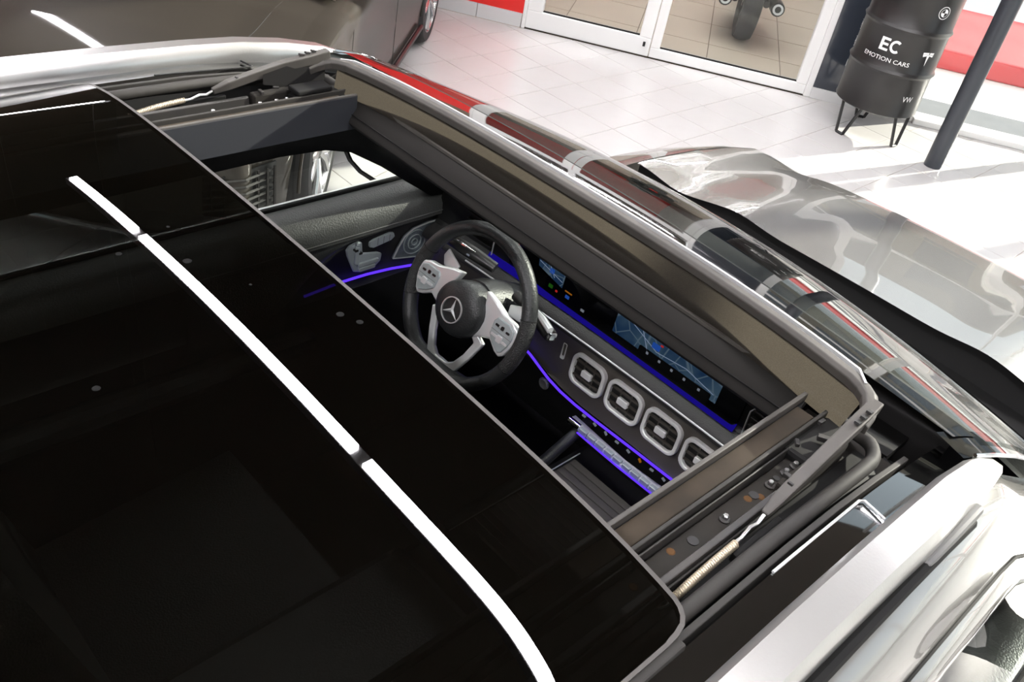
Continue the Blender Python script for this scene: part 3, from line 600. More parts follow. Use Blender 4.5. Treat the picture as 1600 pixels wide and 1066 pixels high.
# body sides, door skins and side windows
for s in (-1, 1):
    rows = []
    for x in fr(-2.35, 1.52, 50):
        dx = (x + 0.98) / 0.41; zb = 0.36 if abs(dx) > 1 else 0.36 + 0.41 * math.sqrt(1 - dx * dx)
        rows.append([(x, s * y, max(z, zb)) for y, z in ((0.862, 1.215), (0.885, 1.19), (0.930, 1.10), (0.965, 1.0), (0.972, 0.88), (0.955, 0.70), (0.965, 0.5), (0.94, 0.36))])
    part(MB().grid(rows), 'body_side', 'silver_paint', smooth=True)
    # door frame above the glass and the glass itself
    def cb(x):                                   # lower edge of the cant rail
        if x <= 0.66: return 0.746, 1.618 - rdrop(x)
        t = x - 0.66; return lerp(0.746, 0.7852, t) + 0.06 * t, 1.618 - rdrop(0.66) - 0.52 * t - 0.02 * t
    fxs = fr(-0.9, 0.2, 5) + fr(0.3, 1.28, 14)
    part(MB().grid([[(x, s * (cb(x)[0] + a_), cb(x)[1] + b_) for a_, b_ in ((0.000, -0.012), (0.0035, -0.003), (0.014, -0.010), (0.0215, -0.030), (0.0205, -0.040), (0.013, -0.042))] for x in fxs]), 'door_frame', 'silver_paint', smooth=True)
    part(MB().tube([(x, s * (cb(x)[0] + 0.001), cb(x)[1] - 0.002) for x in fxs], 0.0028, 6), 'door_seal', 'rubber_dark', smooth=True)
    def gp_(x, t): y1, z1 = cb(x)[0] + 0.018, cb(x)[1] - 0.038; return (x, s * lerp(y1, max(0.862, y1), t), lerp(z1, min(1.215, z1), t))
    gw = part(MB().grid([[gp_(x, t) for t in fr(0, 1, 6)] for x in fr(-0.6, 1.24, 24)]), 'side_window', 'side_glass', smooth=True)
    part(MB().span((-0.9, s * 0.855, 1.207), (1.25, s * 0.872, 1.222)), 'belt_strip', 'chrome', gw, bevel=0.004)
    # door mirror
    mz = 1.205
    def mp(a, b, d): return (0.985 + d, s * (1.035 + a), mz + b)
    rim = [(-0.125, -0.035), (-0.118, -0.058), (-0.10, -0.068), (0.04, -0.062), (0.085, -0.045), (0.112, -0.015), (0.118, 0.03), (0.105, 0.068), (0.07, 0.085), (-0.08, 0.085), (-0.115, 0.075), (-0.127, 0.05)]
    rows = []
    for k, (q, d) in enumerate(((0.90, -0.002), (1.0, -0.006), (1.06, 0.006), (1.06, 0.03), (1.0, 0.075), (0.8, 0.11), (0.45, 0.13), (0.1, 0.135))): rows.append([mp(a * q, b * q, d - 0.12 * a) for a, b in rim])
    o = MB().grid(rows, closed_v=True)
    mr = part(o, 'door_mirror', 'rubber_dark', smooth=True)
    g = MB(); g.add([mp(a * 0.84, b * 0.84, 0.001 - 0.12 * a) for a, b in rim], [tuple(range(12))]); part(g, 'mirror_glass', 'mirror_glass', mr)
    part(MB().tube([mp(-0.10, -0.055, 0.05), (1.03, s * 0.90, 1.14), (1.05, s * 0.86, 1.14)], [0.03, 0.03, 0.035], 10, sx=0.6), 'mirror_foot', 'plate_black', mr, smooth=True)
# wheels
def wheel(parent, loc, s, rad=0.37, wid=0.27, steer=0.0, nsp=5, rimr=0.70):
    e = empty('wheel', loc); e.parent = parent; e.rotation_euler = (0, 0, steer)
    mtx = Matrix.Rotation(R(-90) * s, 4, 'X')    # local z of the lathe points outward
    h = wid / 2; rr_ = rad * rimr
    MB().lathe([(rr_, -h), (rad * 0.93, -h), (rad * 0.985, -h * 0.82), (rad, -h * 0.6), (rad, h * 0.6), (rad * 0.985, h * 0.82), (rad * 0.93, h), (rr_ + 0.012, h * 1.02), (rr_, h * 0.95)], 48, mtx, False).build('tyre', 'tyre', e, smooth=True)
    for k in range(40):
        a = k * 2 * math.pi / 40
        MB().box(mtx @ Vector((rad * 1.002 * math.cos(a), rad * 1.002 * math.sin(a), 0)), (0.006, 0.012, 0.012)).v if False else None
    for q in (-0.055, 0.0, 0.055):
        MB().lathe([(rad * 1.001, q - 0.005), (rad * 1.0015, q - 0.004), (rad * 1.0015, q + 0.004), (rad * 1.001, q + 0.005)], 48, mtx, False).build('tread_groove', 'interior_black', e)
    MB().lathe([(rr_ - 0.02, -h * 0.9), (rr_ - 0.03, 0.0), (rr_ - 0.012, h * 0.8), (rr_, h * 0.98), (rr_ + 0.006, h * 0.99)], 48, mtx, False).build('rim', 'wheel_alu', e, smooth=True)
    MB().lathe([(rr_ - 0.04, h * 0.2), (rr_ * 0.5, h * 0.25), (0.03, h * 0.25)], 32, mtx).build('brake_disc', 'interior_black', e)
    for k in range(nsp):
        for dq in (-0.16, 0.16):
            a = k * 2 * math.pi / nsp + dq
            d = Vector((math.cos(a), math.sin(a), 0)); a2 = k * 2 * math.pi / nsp + dq * 1.45; d2 = Vector((math.cos(a2), math.sin(a2), 0))
            pth = [mtx @ (d * 0.05 + Vector((0, 0, h * 0.72))), mtx @ (d * rr_ * 0.55 + Vector((0, 0, h * 0.86))), mtx @ (d2 * (rr_ - 0.008) + Vector((0, 0, h * 0.9)))]
            MB().tube(pth, [0.020, 0.017, 0.015], 8).build('spoke', 'wheel_alu', e, smooth=True)
    MB().lathe([(0.055, h * 0.5), (0.055, h * 0.8), (0.03, h * 0.9)], 20, mtx).build('hub_cap', 'plate_black', e, smooth=True)
    return e
for s in (-1, 1):
    for x in (2.02, -0.98): wheel(car, (x, s * 0.84, 0.37), s)
# ================================================================== the car's cabin
def pt(s): return s
# shell that keeps the cabin dark: floor pan, bulkhead, lining
part(MB().span((-2.3, -0.84, 0.36), (1.75, 0.84, 0.42)), 'floor_pan', 'carpet')
part(MB().span((1.55, -0.82, 0.42), (1.60, 0.82, 1.06)), 'bulkhead', 'interior_black')
for s in (-1, 1):
    part(MB().grid([[(x, s * y, z) for y, z in ((0.474, 1.628), (0.505, 1.618), (0.56, 1.632), (0.612, 1.640), (0.652, 1.636))] for x in fr(-2.2, 0.56, 6)]), 'headliner_side', 'headliner', smooth=True)
    part(MB().tube([(x, s * 0.52, 1.616) for x in fr(-0.7, 0.50, 5)], 0.004, 8), 'blind_rail', 'piano_black', smooth=True)
    part(MB().tube([(x, s * 0.565, 1.626) for x in fr(-0.7, 0.52, 5)], 0.0035, 8), 'blind_rail', 'rubber', smooth=True)
    E1 = [(-0.9, 1.47), (0.2, 1.475), (0.48, 1.482), (0.59, 1.474), (0.66, 1.452), (0.76, 1.388), (0.86, 1.315), (0.965, 1.240)]
    O1 = [(-0.9, 1.645), (0.2, 1.645), (0.48, 1.645), (0.62, 1.625), (0.75, 1.575), (0.95, 1.475), (1.2, 1.34), (1.5, 1.16)]
    def wy(z): return 0.775 - 0.30 * (z - 1.25)
    part(MB().grid([[(lerp(a, c, t), s * wy(lerp(b, d, t)), lerp(b, d, t)) for t in fr(0, 1, 6)] for (a, b), (c, d) in zip(E1, O1)]), 'window_lining', 'headliner', solid=0.022, smooth=True)
    part(MB().span((-0.45, s * 0.69, 1.24), (-0.28, s * 0.80, 1.62)), 'door_pillar', 'headliner', bevel=0.02)
    part(MB().span((-2.3, s * 0.80, 0.40), (1.55, s * 0.85, 1.205)), 'door_core', 'interior_black')
# front header between frame and windscreen
part(MB().grid([[(x, y, z) for x, z in ((0.548, 1.611), (0.60, 1.63), (0.645, 1.668))] for y in fr(-0.62, 0.62, 9)]), 'front_header', 'headliner', smooth=True)
# ---- door panel, driver's side (and its mirror image)
for s in (1, -1):
    sec = [(0.852, 1.218), (0.842, 1.246), (0.815, 1.252), (0.775, 1.240), (0.752, 1.205), (0.748, 1.178), (0.762, 1.168)]
    dp_ = part(MB().grid([[(x, s * y, z + 0.0) for y, z in sec] for x in fr(-0.6, 1.06, 14)]), 'door_panel', 'leather_door_lit', smooth=True)
    part(MB().grid([[(x, s * (y + 0.012 * max(0, (x - 0.9) / 0.15)), z) for y, z in ((0.764, 1.170), (0.772, 1.11), (0.772, 1.035), (0.76, 1.02), (0.77, 0.9), (0.79, 0.62), (0.80, 0.42))] for x in fr(-0.6, 1.12, 12)]), 'door_insert', 'interior_black', dp_, smooth=True)
    # curved leather swoop towards the armrest
    part(MB().grid([[(x, s * (0.764 - 0.010 * math.sin(t * math.pi)), lerp(1.176, interp([(0.50, 0.98), (0.60, 1.08), (0.66, 1.13), (0.72, 1.158), (0.80, 1.166), (1.05, 1.172)], x), t)) for t in fr(0, 1, 5)] for x in fr(0.3, 1.05, 26)]), 'leather_swoop', 'leather', dp_, smooth=True)
    part(MB().tube([(x, s * 0.7475, interp([(0.3, 1.187), (1.05, 1.189)], x)) for x in fr(0.3, 1.05, 30)], 0.0013, 6), 'stitching', 'grey_plastic', dp_)
    part(MB().tube([(x, s * 0.760, interp([(0.60, 1.045), (0.70, 1.052), (0.78, 1.051), (0.86, 1.044), (0.95, 1.030), (1.05, 1.01)], x)) for x in fr(0.60, 1.05, 18)], 0.0035, 6), 'ambient_strip', 'ambient_violet', dp_)
    part(MB().span((-0.4, s * 0.70, 0.90), (0.62, s * 0.78, 0.96)), 'armrest', 'leather', dp_, bevel=0.03)
    DM = basis((0, s * 0.770, 0), (1, 0, 0), (0, 0, 1), (0, -s, 0))
    # seat controls: L-shaped plate with raised switches
    Lp = [(0.727, 1.150), (0.754, 1.156), (0.764, 1.148), (0.768, 1.116), (0.815, 1.106), (0.829, 1.098), (0.826, 1.078), (0.812, 1.067), (0.762, 1.062), (0.744, 1.068), (0.722, 1.120), (0.718, 1.138)]
    sc = part(MB().prism(Lp, 0, 0.008, DM), 'seat_switch', 'button_silver', dp_, bevel=0.003)
    for w_, h_, x, z in ((0.014, 0.05, 0.747, 1.118), (0.064, 0.012, 0.783, 1.088), (0.05, 0.012, 0.780, 1.074), (0.012, 0.012, 0.747, 1.152)):
        part(MB().prism(rrect(w_, h_, min(w_, h_) * 0.4, 4, x, z), 0.008, 0.016, DM), 'seat_button', 'button_silver', dp_, bevel=0.002)
    for x, z in ((0.742, 1.136), (0.755, 1.125)): part(MB().prism(rrect(0.01, 0.006, 0.002, 3, x, z), 0.008, 0.0172, DM), 'seat_button', 'plate_black', dp_)
    part(MB().prism([(x, z) for x, z in [(0.787, 1.128), (0.80, 1.122), (0.855, 1.130), (0.866, 1.138), (0.862, 1.150), (0.848, 1.154), (0.80, 1.148), (0.787, 1.142)]], 0, 0.008, DM), 'memory_switch', 'button_silver', dp_, bevel=0.003)
    for x in (0.812, 0.830, 0.848): part(MB().prism(rrect(0.001, 0.022, 0.0004, 2, x, 1.139), 0.008, 0.0085, DM), 'switch_gap', 'grey_plastic', dp_)
    Sp = [(0.866, 1.070), (0.950, 1.052), (0.985, 1.075), (1.010, 1.113), (1.014, 1.150), (0.975, 1.152), (0.925, 1.145), (0.898, 1.128), (0.880, 1.100)]
    part(MB().prism(Sp, 0, 0.006, DM), 'speaker_cover', 'speaker_grille', dp_, bevel=0.002)
    part(MB().ring([(x * 1.0, z) for x, z in Sp], [(lerp(x, 0.94, 0.05), lerp(z, 1.10, 0.05)) for x, z in Sp], 0.005, 0.0085, DM), 'speaker_rim', 'satin_silver', dp_)
    for r in (0.036, 0.022, 0.010):
        part(MB().ring([(0.933 + r * math.cos(a), 1.103 + r * math.sin(a)) for a in [k * math.pi / 16 for k in range(32)]], [(0.933 + (r - 0.002) * math.cos(a), 1.103 + (r - 0.002) * math.sin(a)) for a in [k * math.pi / 16 for k in range(32)]], 0.006, 0.0085, DM), 'speaker_ring', 'button_silver', dp_)
    part(MB().tube([(x, s * 0.848, 1.249) for x in fr(-0.5, 1.02, 6)], 0.006, 8), 'window_seal', 'rubber_dark', dp_, smooth=True)
    part(MB().tube([(x, s * 0.862, 1.246) for x in fr(-0.5, 1.02, 6)], 0.0045, 8), 'window_bead', 'satin_silver', dp_, smooth=True)
    part(MB().add([(0.965, s * 0.76, 1.245), (1.10, s * 0.76, 1.245), (1.10, s * 0.74, 1.36), (0.95, s * 0.775, 1.25), (1.10, s * 0.80, 1.245), (1.10, s * 0.78, 1.36)], [(0, 1, 2), (3, 5, 4), (0, 2, 5, 3), (0, 3, 4, 1)]), 'mirror_triangle', 'interior_black', dp_)

# ---- dashboard
def dshape(y): return 0.03 * (y / 0.75) ** 2          # the fascia curves back to the doors
DY = fr(-0.76, 0.76, 39)
sec = [(1.58, 1.095), (1.40, 1.200), (1.22, 1.262), (1.10, 1.287), (1.055, 1.290), (1.036, 1.282), (1.034, 1.270)]
db = part(MB().grid([[(x - (0.10 * (y / 0.76) ** 2 if x > 1.3 else 0) - dshape(y) * (x < 1.2), y, z - 0.010 * (y / 0.76) ** 2) for x, z in sec] for y in DY]), 'dashboard', 'dash_skin', smooth=True)
part(MB().grid([[(x - dshape(y), y, z) for x, z in ((1.040, 1.275), (1.030, 1.160), (1.022, 1.150))] for y in DY]), 'upper_fascia', 'interior_black', db)
part(MB().grid([[(x - dshape(y), y, z) for x, z in ((1.030, 1.150), (0.996, 1.140), (0.985, 1.128), (0.984, 1.118), (0.992, 1.110))] for y in DY]), 'fascia_ledge', 'dash_skin', db, smooth=True)
part(MB().grid([[(x - dshape(y), y, z) for x, z in ((0.994, 1.110), (1.000, 1.095), (1.002, 1.03), (0.998, 0.975), (0.990, interp([(0, 0.958), (0.18, 0.957), (0.27, 0.972), (0.34, 1.0), (0.76, 1.03)], abs(y))))] for y in DY]), 'wood_fascia', 'dash_wood', db, smooth=True)
part(MB().grid([[(x, y, z) for x, z in ((0.990, interp([(0, 0.953), (0.18, 0.952), (0.27, 0.967), (0.34, 0.995), (0.76, 1.025)], abs(y))), (1.01, 0.94), (1.03, 0.88), (1.08, 0.80), (1.20, 0.62), (1.40, 0.46))] for y in DY]), 'lower_dash', 'interior_black', db, smooth=True)
part(MB().tube([(0.984 - dshape(y), y, 1.129) for y in fr(-0.74, 0.60, 40)], 0.0022, 8), 'trim_line', 'satin_silver', db, smooth=True)
part(MB().grid([[(x - dshape(y), y, z) for x, z in ((1.0225, 1.1655), (1.012, 1.149))] for y in fr(-0.20, 0.56, 20)]), 'ambient_band', 'ambient_blue', db)
led = [(0.60, 1.02), (0.45, 1.012), (0.38, 1.006), (0.342, 0.996), (0.30, 0.978), (0.272, 0.967), (0.23, 0.957), (0.179, 0.952), (0.12, 0.951), (0.063, 0.952), (-0.02, 0.954), (-0.112, 0.956), (-0.2, 0.958), (-0.35, 0.975), (-0.6, 1.0)]
part(MB().tube([(0.986 - dshape(y), y, z) for y, z in led], 0.0032, 6), 'ambient_strip', 'ambient_violet', db, smooth=True)
# twin display panel
SM = basis((1.018, 0.15, 1.217), (0, -1, 0), (0.10, 0, 0.995), (-0.995, 0, 0.10))
scr = part(MB().prism(rrect(0.70, 0.112, 0.012, 4), -0.012, 0.0, SM), 'display_panel', 'screen_black', db, bevel=0.002) if False else None
disp = part(MB().prism(rrect(0.70, 0.114, 0.014, 4), -0.012, 0.0, SM), 'display_panel', 'screen_black', bevel=0.002)
def onscr(name, w_, h_, x, y, m, z=0.0012): return part(MB().prism(rrect(w_, h_, min(w_, h_) * 0.12, 2, x, y), 0.0, z, SM), name, m, disp)
mapA = [(0.004, 0.040), (0.296, 0.010), (0.290, -0.020), (0.238, -0.0205), (0.236, -0.040)]
part(MB().prism([(-0.004, 0.030), (0.290, 0.030), (0.290, -0.036), (-0.004, -0.036)], 0, 0.0012, SM), 'navigation_map', 'map_screen', disp)
part(MB().prism(rrect(0.20, 0.016, 0.004, 3, 0.175, -0.030), 0.001, 0.0022, SM), 'menu_bar', 'screen_black', disp)
for x in (0.10, 0.135, 0.17, 0.205, 0.245): onscr('menu_icon', 0.006, 0.006, x, -0.030, 'icon_white', 0.003)
for a, b, c_, d in ((0.02, 0.02, 0.12, -0.015), (0.06, 0.028, 0.10, -0.03), (0.12, -0.015, 0.20, -0.006), (0.2, -0.006, 0.28, -0.02)):
    v0, v1 = SM @ Vector((a, b, 0.0015)), SM @ Vector((c_, d, 0.0015)); part(MB().tube([v0, v1], 0.0008, 5), 'map_road', 'route_line', disp)
onscr('map_marker', 0.022, 0.014, 0.115, -0.004, 'route_blue', 0.0022); onscr('map_marker', 0.007, 0.004, 0.128, 0.006, 'icon_red', 0.0026)
part(MB().prism([(-0.262, 0.022), (-0.195, 0.030), (-0.172, 0.022), (-0.172, -0.022), (-0.255, -0.006)], 0, 0.0012, SM), 'cluster_map', 'map_screen', disp)
for a, b, c_, d in ((-0.255, 0.008, -0.175, -0.008), (-0.23, 0.022, -0.20, -0.01)):
    v0, v1 = SM @ Vector((a, b, 0.0015)), SM @ Vector((c_, d, 0.0015)); part(MB().tube([v0, v1], 0.0008, 5), 'map_road', 'route_line', disp)
onscr('map_marker', 0.014, 0.012, -0.212, 0.002, 'route_blue', 0.0022)
onscr('cluster_icon', 0.013, 0.009, -0.205, -0.035, 'icon_green'); onscr('cluster_icon', 0.006, 0.005, -0.185, -0.038, 'icon_red'); onscr('cluster_icon', 0.022, 0.003, -0.150, -0.022, 'icon_amber')
onscr('cluster_icon', 0.012, 0.008, -0.150, -0.034, 'route_blue'); onscr('cluster_icon', 0.010, 0.006, -0.098, -0.040, 'icon_white'); onscr('cluster_icon', 0.012, 0.004, -0.27, 0.036, 'icon_white')
onscr('cluster_icon', 0.010, 0.010, -0.335, 0.012, 'icon_red'); onscr('cluster_icon', 0.008, 0.006, -0.325, 0.022, 'icon_white')
# side vents of the display housing
for y0, sg in ((-0.215, -1), (0.545, 1)):
    vv = part(MB().box((1.02, y0 + sg * 0.06, 1.215), (0.02, 0.10, 0.10)), 'side_vent', 'interior_black', bevel=0.004)
    for k in range(5): part(MB().box((1.006, y0 + sg * 0.06, 1.178 + k * 0.019), (0.012, 0.095, 0.003)), 'slat', 'dash_skin', vv)
    part(MB().tube([(1.004, y0 + sg * 0.008, 1.158), (1.006, y0 + sg * 0.006, 1.225), (1.006, y0 + sg * 0.028, 1.262), (1.006, y0 + sg * 0.10, 1.268)], 0.0018, 6), 'vent_trim', 'satin_silver', vv, smooth=True)
# four centre vents with silver frames
for k in range(4):
    y = 0.171 - k * 0.1135
    VM = basis((0.998 - dshape(y), y, 1.046), (0, -1, 0), (0.06, 0, 0.998), (-0.998, 0, 0.06))
    v = part(MB().ring(rrect(0.103, 0.086, 0.024, 6), rrect(0.084, 0.068, 0.017, 6), -0.004, 0.011, VM), 'centre_vent', 'vent_silver', bevel=0.003)
    part(MB().prism(rrect(0.086, 0.070, 0.018, 6), -0.004, 0.001, VM), 'vent_back', 'interior_black', v)
    for q in (-0.02, 0.0, 0.02): part(MB().prism(rrect(0.082, 0.004, 0.001, 2, 0, q), 0.001, 0.007, VM), 'vent_slat', 'dash_wood', v)
    for q in (-0.015, 0.015): part(MB().prism(rrect(0.003, 0.064, 0.001, 2, q, 0), 0.0005, 0.004, VM), 'vent_slat', 'dash_wood', v)
    part(MB().prism(rrect(0.030, 0.017, 0.003, 3), 0.003, 0.013, VM), 'vent_knob', 'vent_silver', v, bevel=0.0015)
# emblem on the wood left of the vents
VM = basis((0.998, 0.258, 1.058), (0, -1, 0), (0.06, 0, 0.998), (-0.998, 0, 0.06))
em = part(MB().ring(rrect(0.012, 0.045, 0.003, 3, 0, 0), rrect(0.008, 0.041, 0.002, 3, 0, 0), 0, 0.003, VM), 'fascia_badge', 'vent_silver')
part(MB().prism(rrect(0.010, 0.008, 0.002, 3, 0, -0.018), 0, 0.004, VM), 'badge_foot', 'vent_silver', em)
# climate bar
cl = part(MB().sweep([(0.985, 0.178, 0.908), (0.975, 0.0, 0.906), (0.985, -0.178, 0.908)], [(-0.012, -0.006), (0.012, -0.006), (0.010, 0.006), (-0.012, 0.006)]), 'climate_bar', 'satin_silver', bevel=0.002)
for k in range(10):
    y = 0.125 - k * 0.028
    part(MB().box((0.970 + 0.0003 * abs(k - 5), y, 0.910), (0.012, 0.024, 0.014)), 'climate_switch', 'button_silver', cl, bevel=0.002)
part(MB().tube([(0.9635, 0.138, 0.9035), (0.9605, 0.0, 0.9035), (0.9635, -0.138, 0.9035)], 0.0022, 6), 'bar_light', 'ambient_violet', cl)
for y in (0.158, -0.158): part(MB().tube([(0.975, y + 0.018, 0.910), (0.975, y - 0.018, 0.910)], 0.0095, 12), 'climate_roller', 'chrome', cl, smooth=True)
for y in (0.10, 0.03, -0.075, -0.105): part(MB().box((0.968, y, 0.900), (0.006, 0.007, 0.005)), 'switch_light', 'icon_red', cl)
for k in range(9):
    y = 0.15 - k * 0.036
    part(MB().box((0.992, y, 0.934), (0.004, 0.010, 0.004), Matrix.Rotation(0.4 * (k % 3), 4, 'X')), 'climate_symbol', 'icon_amber' if k == 5 else 'icon_white', cl)
part(MB().lathe([(0.016, 0), (0.016, 0.006), (0.012, 0.008)], 20, basis((0.995, 0.290, 0.935), (0, -1, 0), (0, 0, 1), (-1, 0, 0))), 'start_button', 'grey_plastic', bevel=0.001)
# ---- steering wheel
HUB = Vector((0.769, 0.38, 1.195)); sa, ca = math.sin(R(22)), math.cos(R(22))
WM = basis(HUB, (0, -1, 0), (sa, 0, ca), (-ca, 0, sa))
sw = empty('steering_wheel', HUB); sw.parent = car
def swp(mb, name, m, **k):
    o = mb.build(name, m, **k); o.parent = sw; o.matrix_parent_inverse = Matrix.Translation(-HUB); return o
def rimpt(a, r=0.1735):
    x, y = r * math.cos(a), r * math.sin(a)
    if y < -0.150: y = -0.150 + (y + 0.150) * 0.35
    return x, y
def rimseg(a0, a1, n):
    rows = []
    for k in range(n + 1):
        a = R(a0 + (a1 - a0) * k / n); x, y = rimpt(a); d = Vector((math.cos(a), math.sin(a), 0)); r = []
        for j in range(14):
            b = j * 2 * math.pi / 14; r.append(WM @ (Vector((x, y, 0)) + d * (0.0165 * math.cos(b)) + Vector((0, 0, 0.0195 * math.sin(b)))))
        rows.append(r)
    return MB().grid(rows, closed_v=True)
swp(rimseg(20, 160, 44), 'rim_top', 'leather', smooth=True); swp(rimseg(200, 340, 44), 'rim_bottom', 'leather', smooth=True)
swp(rimseg(160, 200, 14), 'rim_grip', 'leather_perf', smooth=True); swp(rimseg(-20, 20, 14), 'rim_grip', 'leather_perf', smooth=True)
for a in (20, 160, 200, 340):
    x, y = rimpt(R(a)); d = Vector((math.cos(R(a)), math.sin(R(a)), 0)); t = Vector((-d.y, d.x, 0))
    swp(MB().tube([WM @ (Vector((x, y, 0)) + d * 0.0169 * math.cos(b) + Vector((0, 0, 0.0199 * math.sin(b)))) for b in [k * 2 * math.pi / 20 for k in range(21)]], 0.0008, 5), 'rim_seam', 'rubber_dark')
hubp = [(0.066 * math.cos(a) * (1.02 if math.sin(a) > 0 else 1.0), 0.062 * math.sin(a) - 0.008) for a in [k * 2 * math.pi / 40 for k in range(40)]]
rows = []
for q, h in ((1.03, -0.02), (1.03, 0.016), (1.0, 0.026), (0.93, 0.034), (0.75, 0.040), (0.45, 0.043), (0.05, 0.044)): rows.append([WM @ Vector((x * q, y * q, h)) for x, y in hubp])
swp(MB().grid(rows, closed_v=True), 'airbag_cover', 'leather', smooth=True)
# three-pointed star in a ring
EM = WM @ Matrix.Translation((0.0, -0.012, 0.0445))
def circ(r, n=40): return [(r * math.cos(k * 2 * math.pi / n), r * math.sin(k * 2 * math.pi / n)) for k in range(n)]
swp(MB().ring(circ(0.0300), circ(0.0276), -0.001, 0.0025, EM), 'emblem_ring', 'satin_silver')
for k in range(3):
    a = R(90 + 120 * k); d = Vector((math.cos(a), math.sin(a))); p = Vector((-d.y, d.x))
    tip, l, r_ = d * 0.0282, d * 0.0025 + p * 0.0044, d * 0.0025 - p * 0.0044
    vs_ = [EM @ Vector((q.x, q.y, h)) for q, h in ((tip, 0.001), (l, 0.0), (r_, 0.0), (Vector((0, 0)), 0.004), (Vector((0, 0)), -0.001))]
    swp(MB().add(vs_, [(0, 1, 3), (0, 3, 2), (1, 4, 3), (2, 3, 4), (0, 4, 1), (0, 2, 4)]), 'emblem_star', 'satin_silver')
for s in (-1, 1):
    # silver spoke shroud
    sp_ = [(0.040, 0.062), (0.070, 0.056), (0.112, 0.041), (0.140, 0.038), (0.158, 0.030), (0.164, 0.008), (0.160, -0.012), (0.150, -0.036), (0.140, -0.045), (0.124, -0.040), (0.100, -0.024), (0.074, -0.034), (0.056, -0.046), (0.064, 0.0)]
    swp(MB().prism([(s * x, y) for x, y in sp_], -0.006, 0.0125, WM), 'spoke', 'satin_silver', bevel=0.004)
    pd = [(0.100, 0.031), (0.138, 0.031), (0.152, 0.024), (0.156, 0.006), (0.152, -0.012), (0.144, -0.031), (0.136, -0.036), (0.112, -0.024), (0.096, -0.010), (0.094, 0.020)]
    swp(MB().prism([(s * x, y) for x, y in pd], 0.010, 0.0165, WM), 'button_pad', 'button_silver', bevel=0.002)
    for x, y, w_, h_, m in ((0.108, 0.016, 0.010, 0.005, 'plate_black'), (0.124, 0.016, 0.008, 0.009, 'plate_black'), (0.141, 0.014, 0.010, 0.005, 'plate_black'), (0.110, -0.007, 0.018, 0.005, 'satin_silver'), (0.144, -0.010, 0.016, 0.005, 'satin_silver')):
        swp(MB().prism(rrect(w_, h_, h_ * 0.3, 3, s * x, y), 0.0163, 0.0185, WM), 'button', m)
    swp(MB().prism(rrect(0.016, 0.016, 0.003, 3, s * 0.128, -0.008), 0.0163, 0.0205, WM), 'button', 'satin_silver', bevel=0.001)
    swp(MB().prism([(s * x, y) for x, y in ((0.096, 0.0035), (0.156, 0.0035), (0.156, 0.0025), (0.096, 0.0025))], 0.0163, 0.0168, WM), 'pad_line', 'grey_plastic')
    # lower spoke arm and the shift paddle
    swp(MB().prism([(s * x, y) for x, y in ((0.085, 0.055), (0.135, 0.075), (0.142, 0.055), (0.130, 0.035), (0.090, 0.03))], -0.030, -0.024, WM), 'shift_paddle', 'satin_silver', bevel=0.003)
lo = [(0.050, -0.030), (0.088, -0.046), (0.070, -0.095), (0.048, -0.143), (0.028, -0.161)]; li = [(0.045, -0.045), (0.062, -0.058), (0.050, -0.095), (0.034, -0.124), (0.018, -0.136)]
swp(MB().ring(lo + [(-x, y) for x, y in lo[::-1]], li + [(-x, y) for x, y in li[::-1]], -0.006, 0.006, WM), 'lower_spoke', 'satin_silver', bevel=0.004)
swp(MB().lathe([(0.062, -0.16), (0.066, -0.05), (0.06, -0.018)], 28, WM), 'steering_column', 'leather', smooth=True)
# stalks
def stalk(path, rad, name, sx): return part(MB().tube(path, rad, 12, sx=sx), name, 'plate_black', smooth=True)
st = stalk([WM @ Vector(p) for p in ((-0.03, 0.085, -0.075), (-0.075, 0.090, -0.055), (-0.10, 0.090, -0.05), (-0.155, 0.088, -0.045), (-0.165, 0.087, -0.044))], [0.012, 0.014, 0.015, 0.013, 0.006], 'wiper_stalk', 1.3)
part(MB().tube([WM @ Vector(p) for p in ((-0.075, 0.098, -0.043), (-0.12, 0.098, -0.036), (-0.155, 0.096, -0.033))], [0.002, 0.0045, 0.003], 8), 'stalk_trim', 'chrome', st, smooth=True)
for k in range(4): part(MB().box(WM @ Vector((-0.085 - 0.018 * k, 0.086, -0.034)), (0.003, 0.008, 0.003)), 'stalk_symbol', 'icon_white', st)
sg_ = stalk([WM @ Vector(p) for p in ((0.05, 0.06, -0.085), (0.12, 0.058, -0.07), (0.165, 0.052, -0.055), (0.200, 0.046, -0.045))], [0.012, 0.012, 0.014, 0.013], 'gear_stalk', 1.2)
part(MB().tube([WM @ Vector(p) for p in ((0.130, 0.070, -0.056), (0.165, 0.066, -0.043), (0.200, 0.059, -0.034))], [0.004, 0.008, 0.008], 8), 'stalk_trim', 'satin_silver', sg_, smooth=True)
SE = WM @ Matrix.Translation((0.203, 0.046, -0.044)) @ Matrix.Rotation(R(90), 4, 'Y')
part(MB().ring(rrect(0.026, 0.022, 0.008, 5), rrect(0.018, 0.014, 0.005, 5), -0.002, 0.004, SE), 'stalk_button_ring', 'chrome', sg_)
part(MB().prism(rrect(0.018, 0.014, 0.005, 5), -0.002, 0.002, SE), 'stalk_button', 'button_silver', sg_)
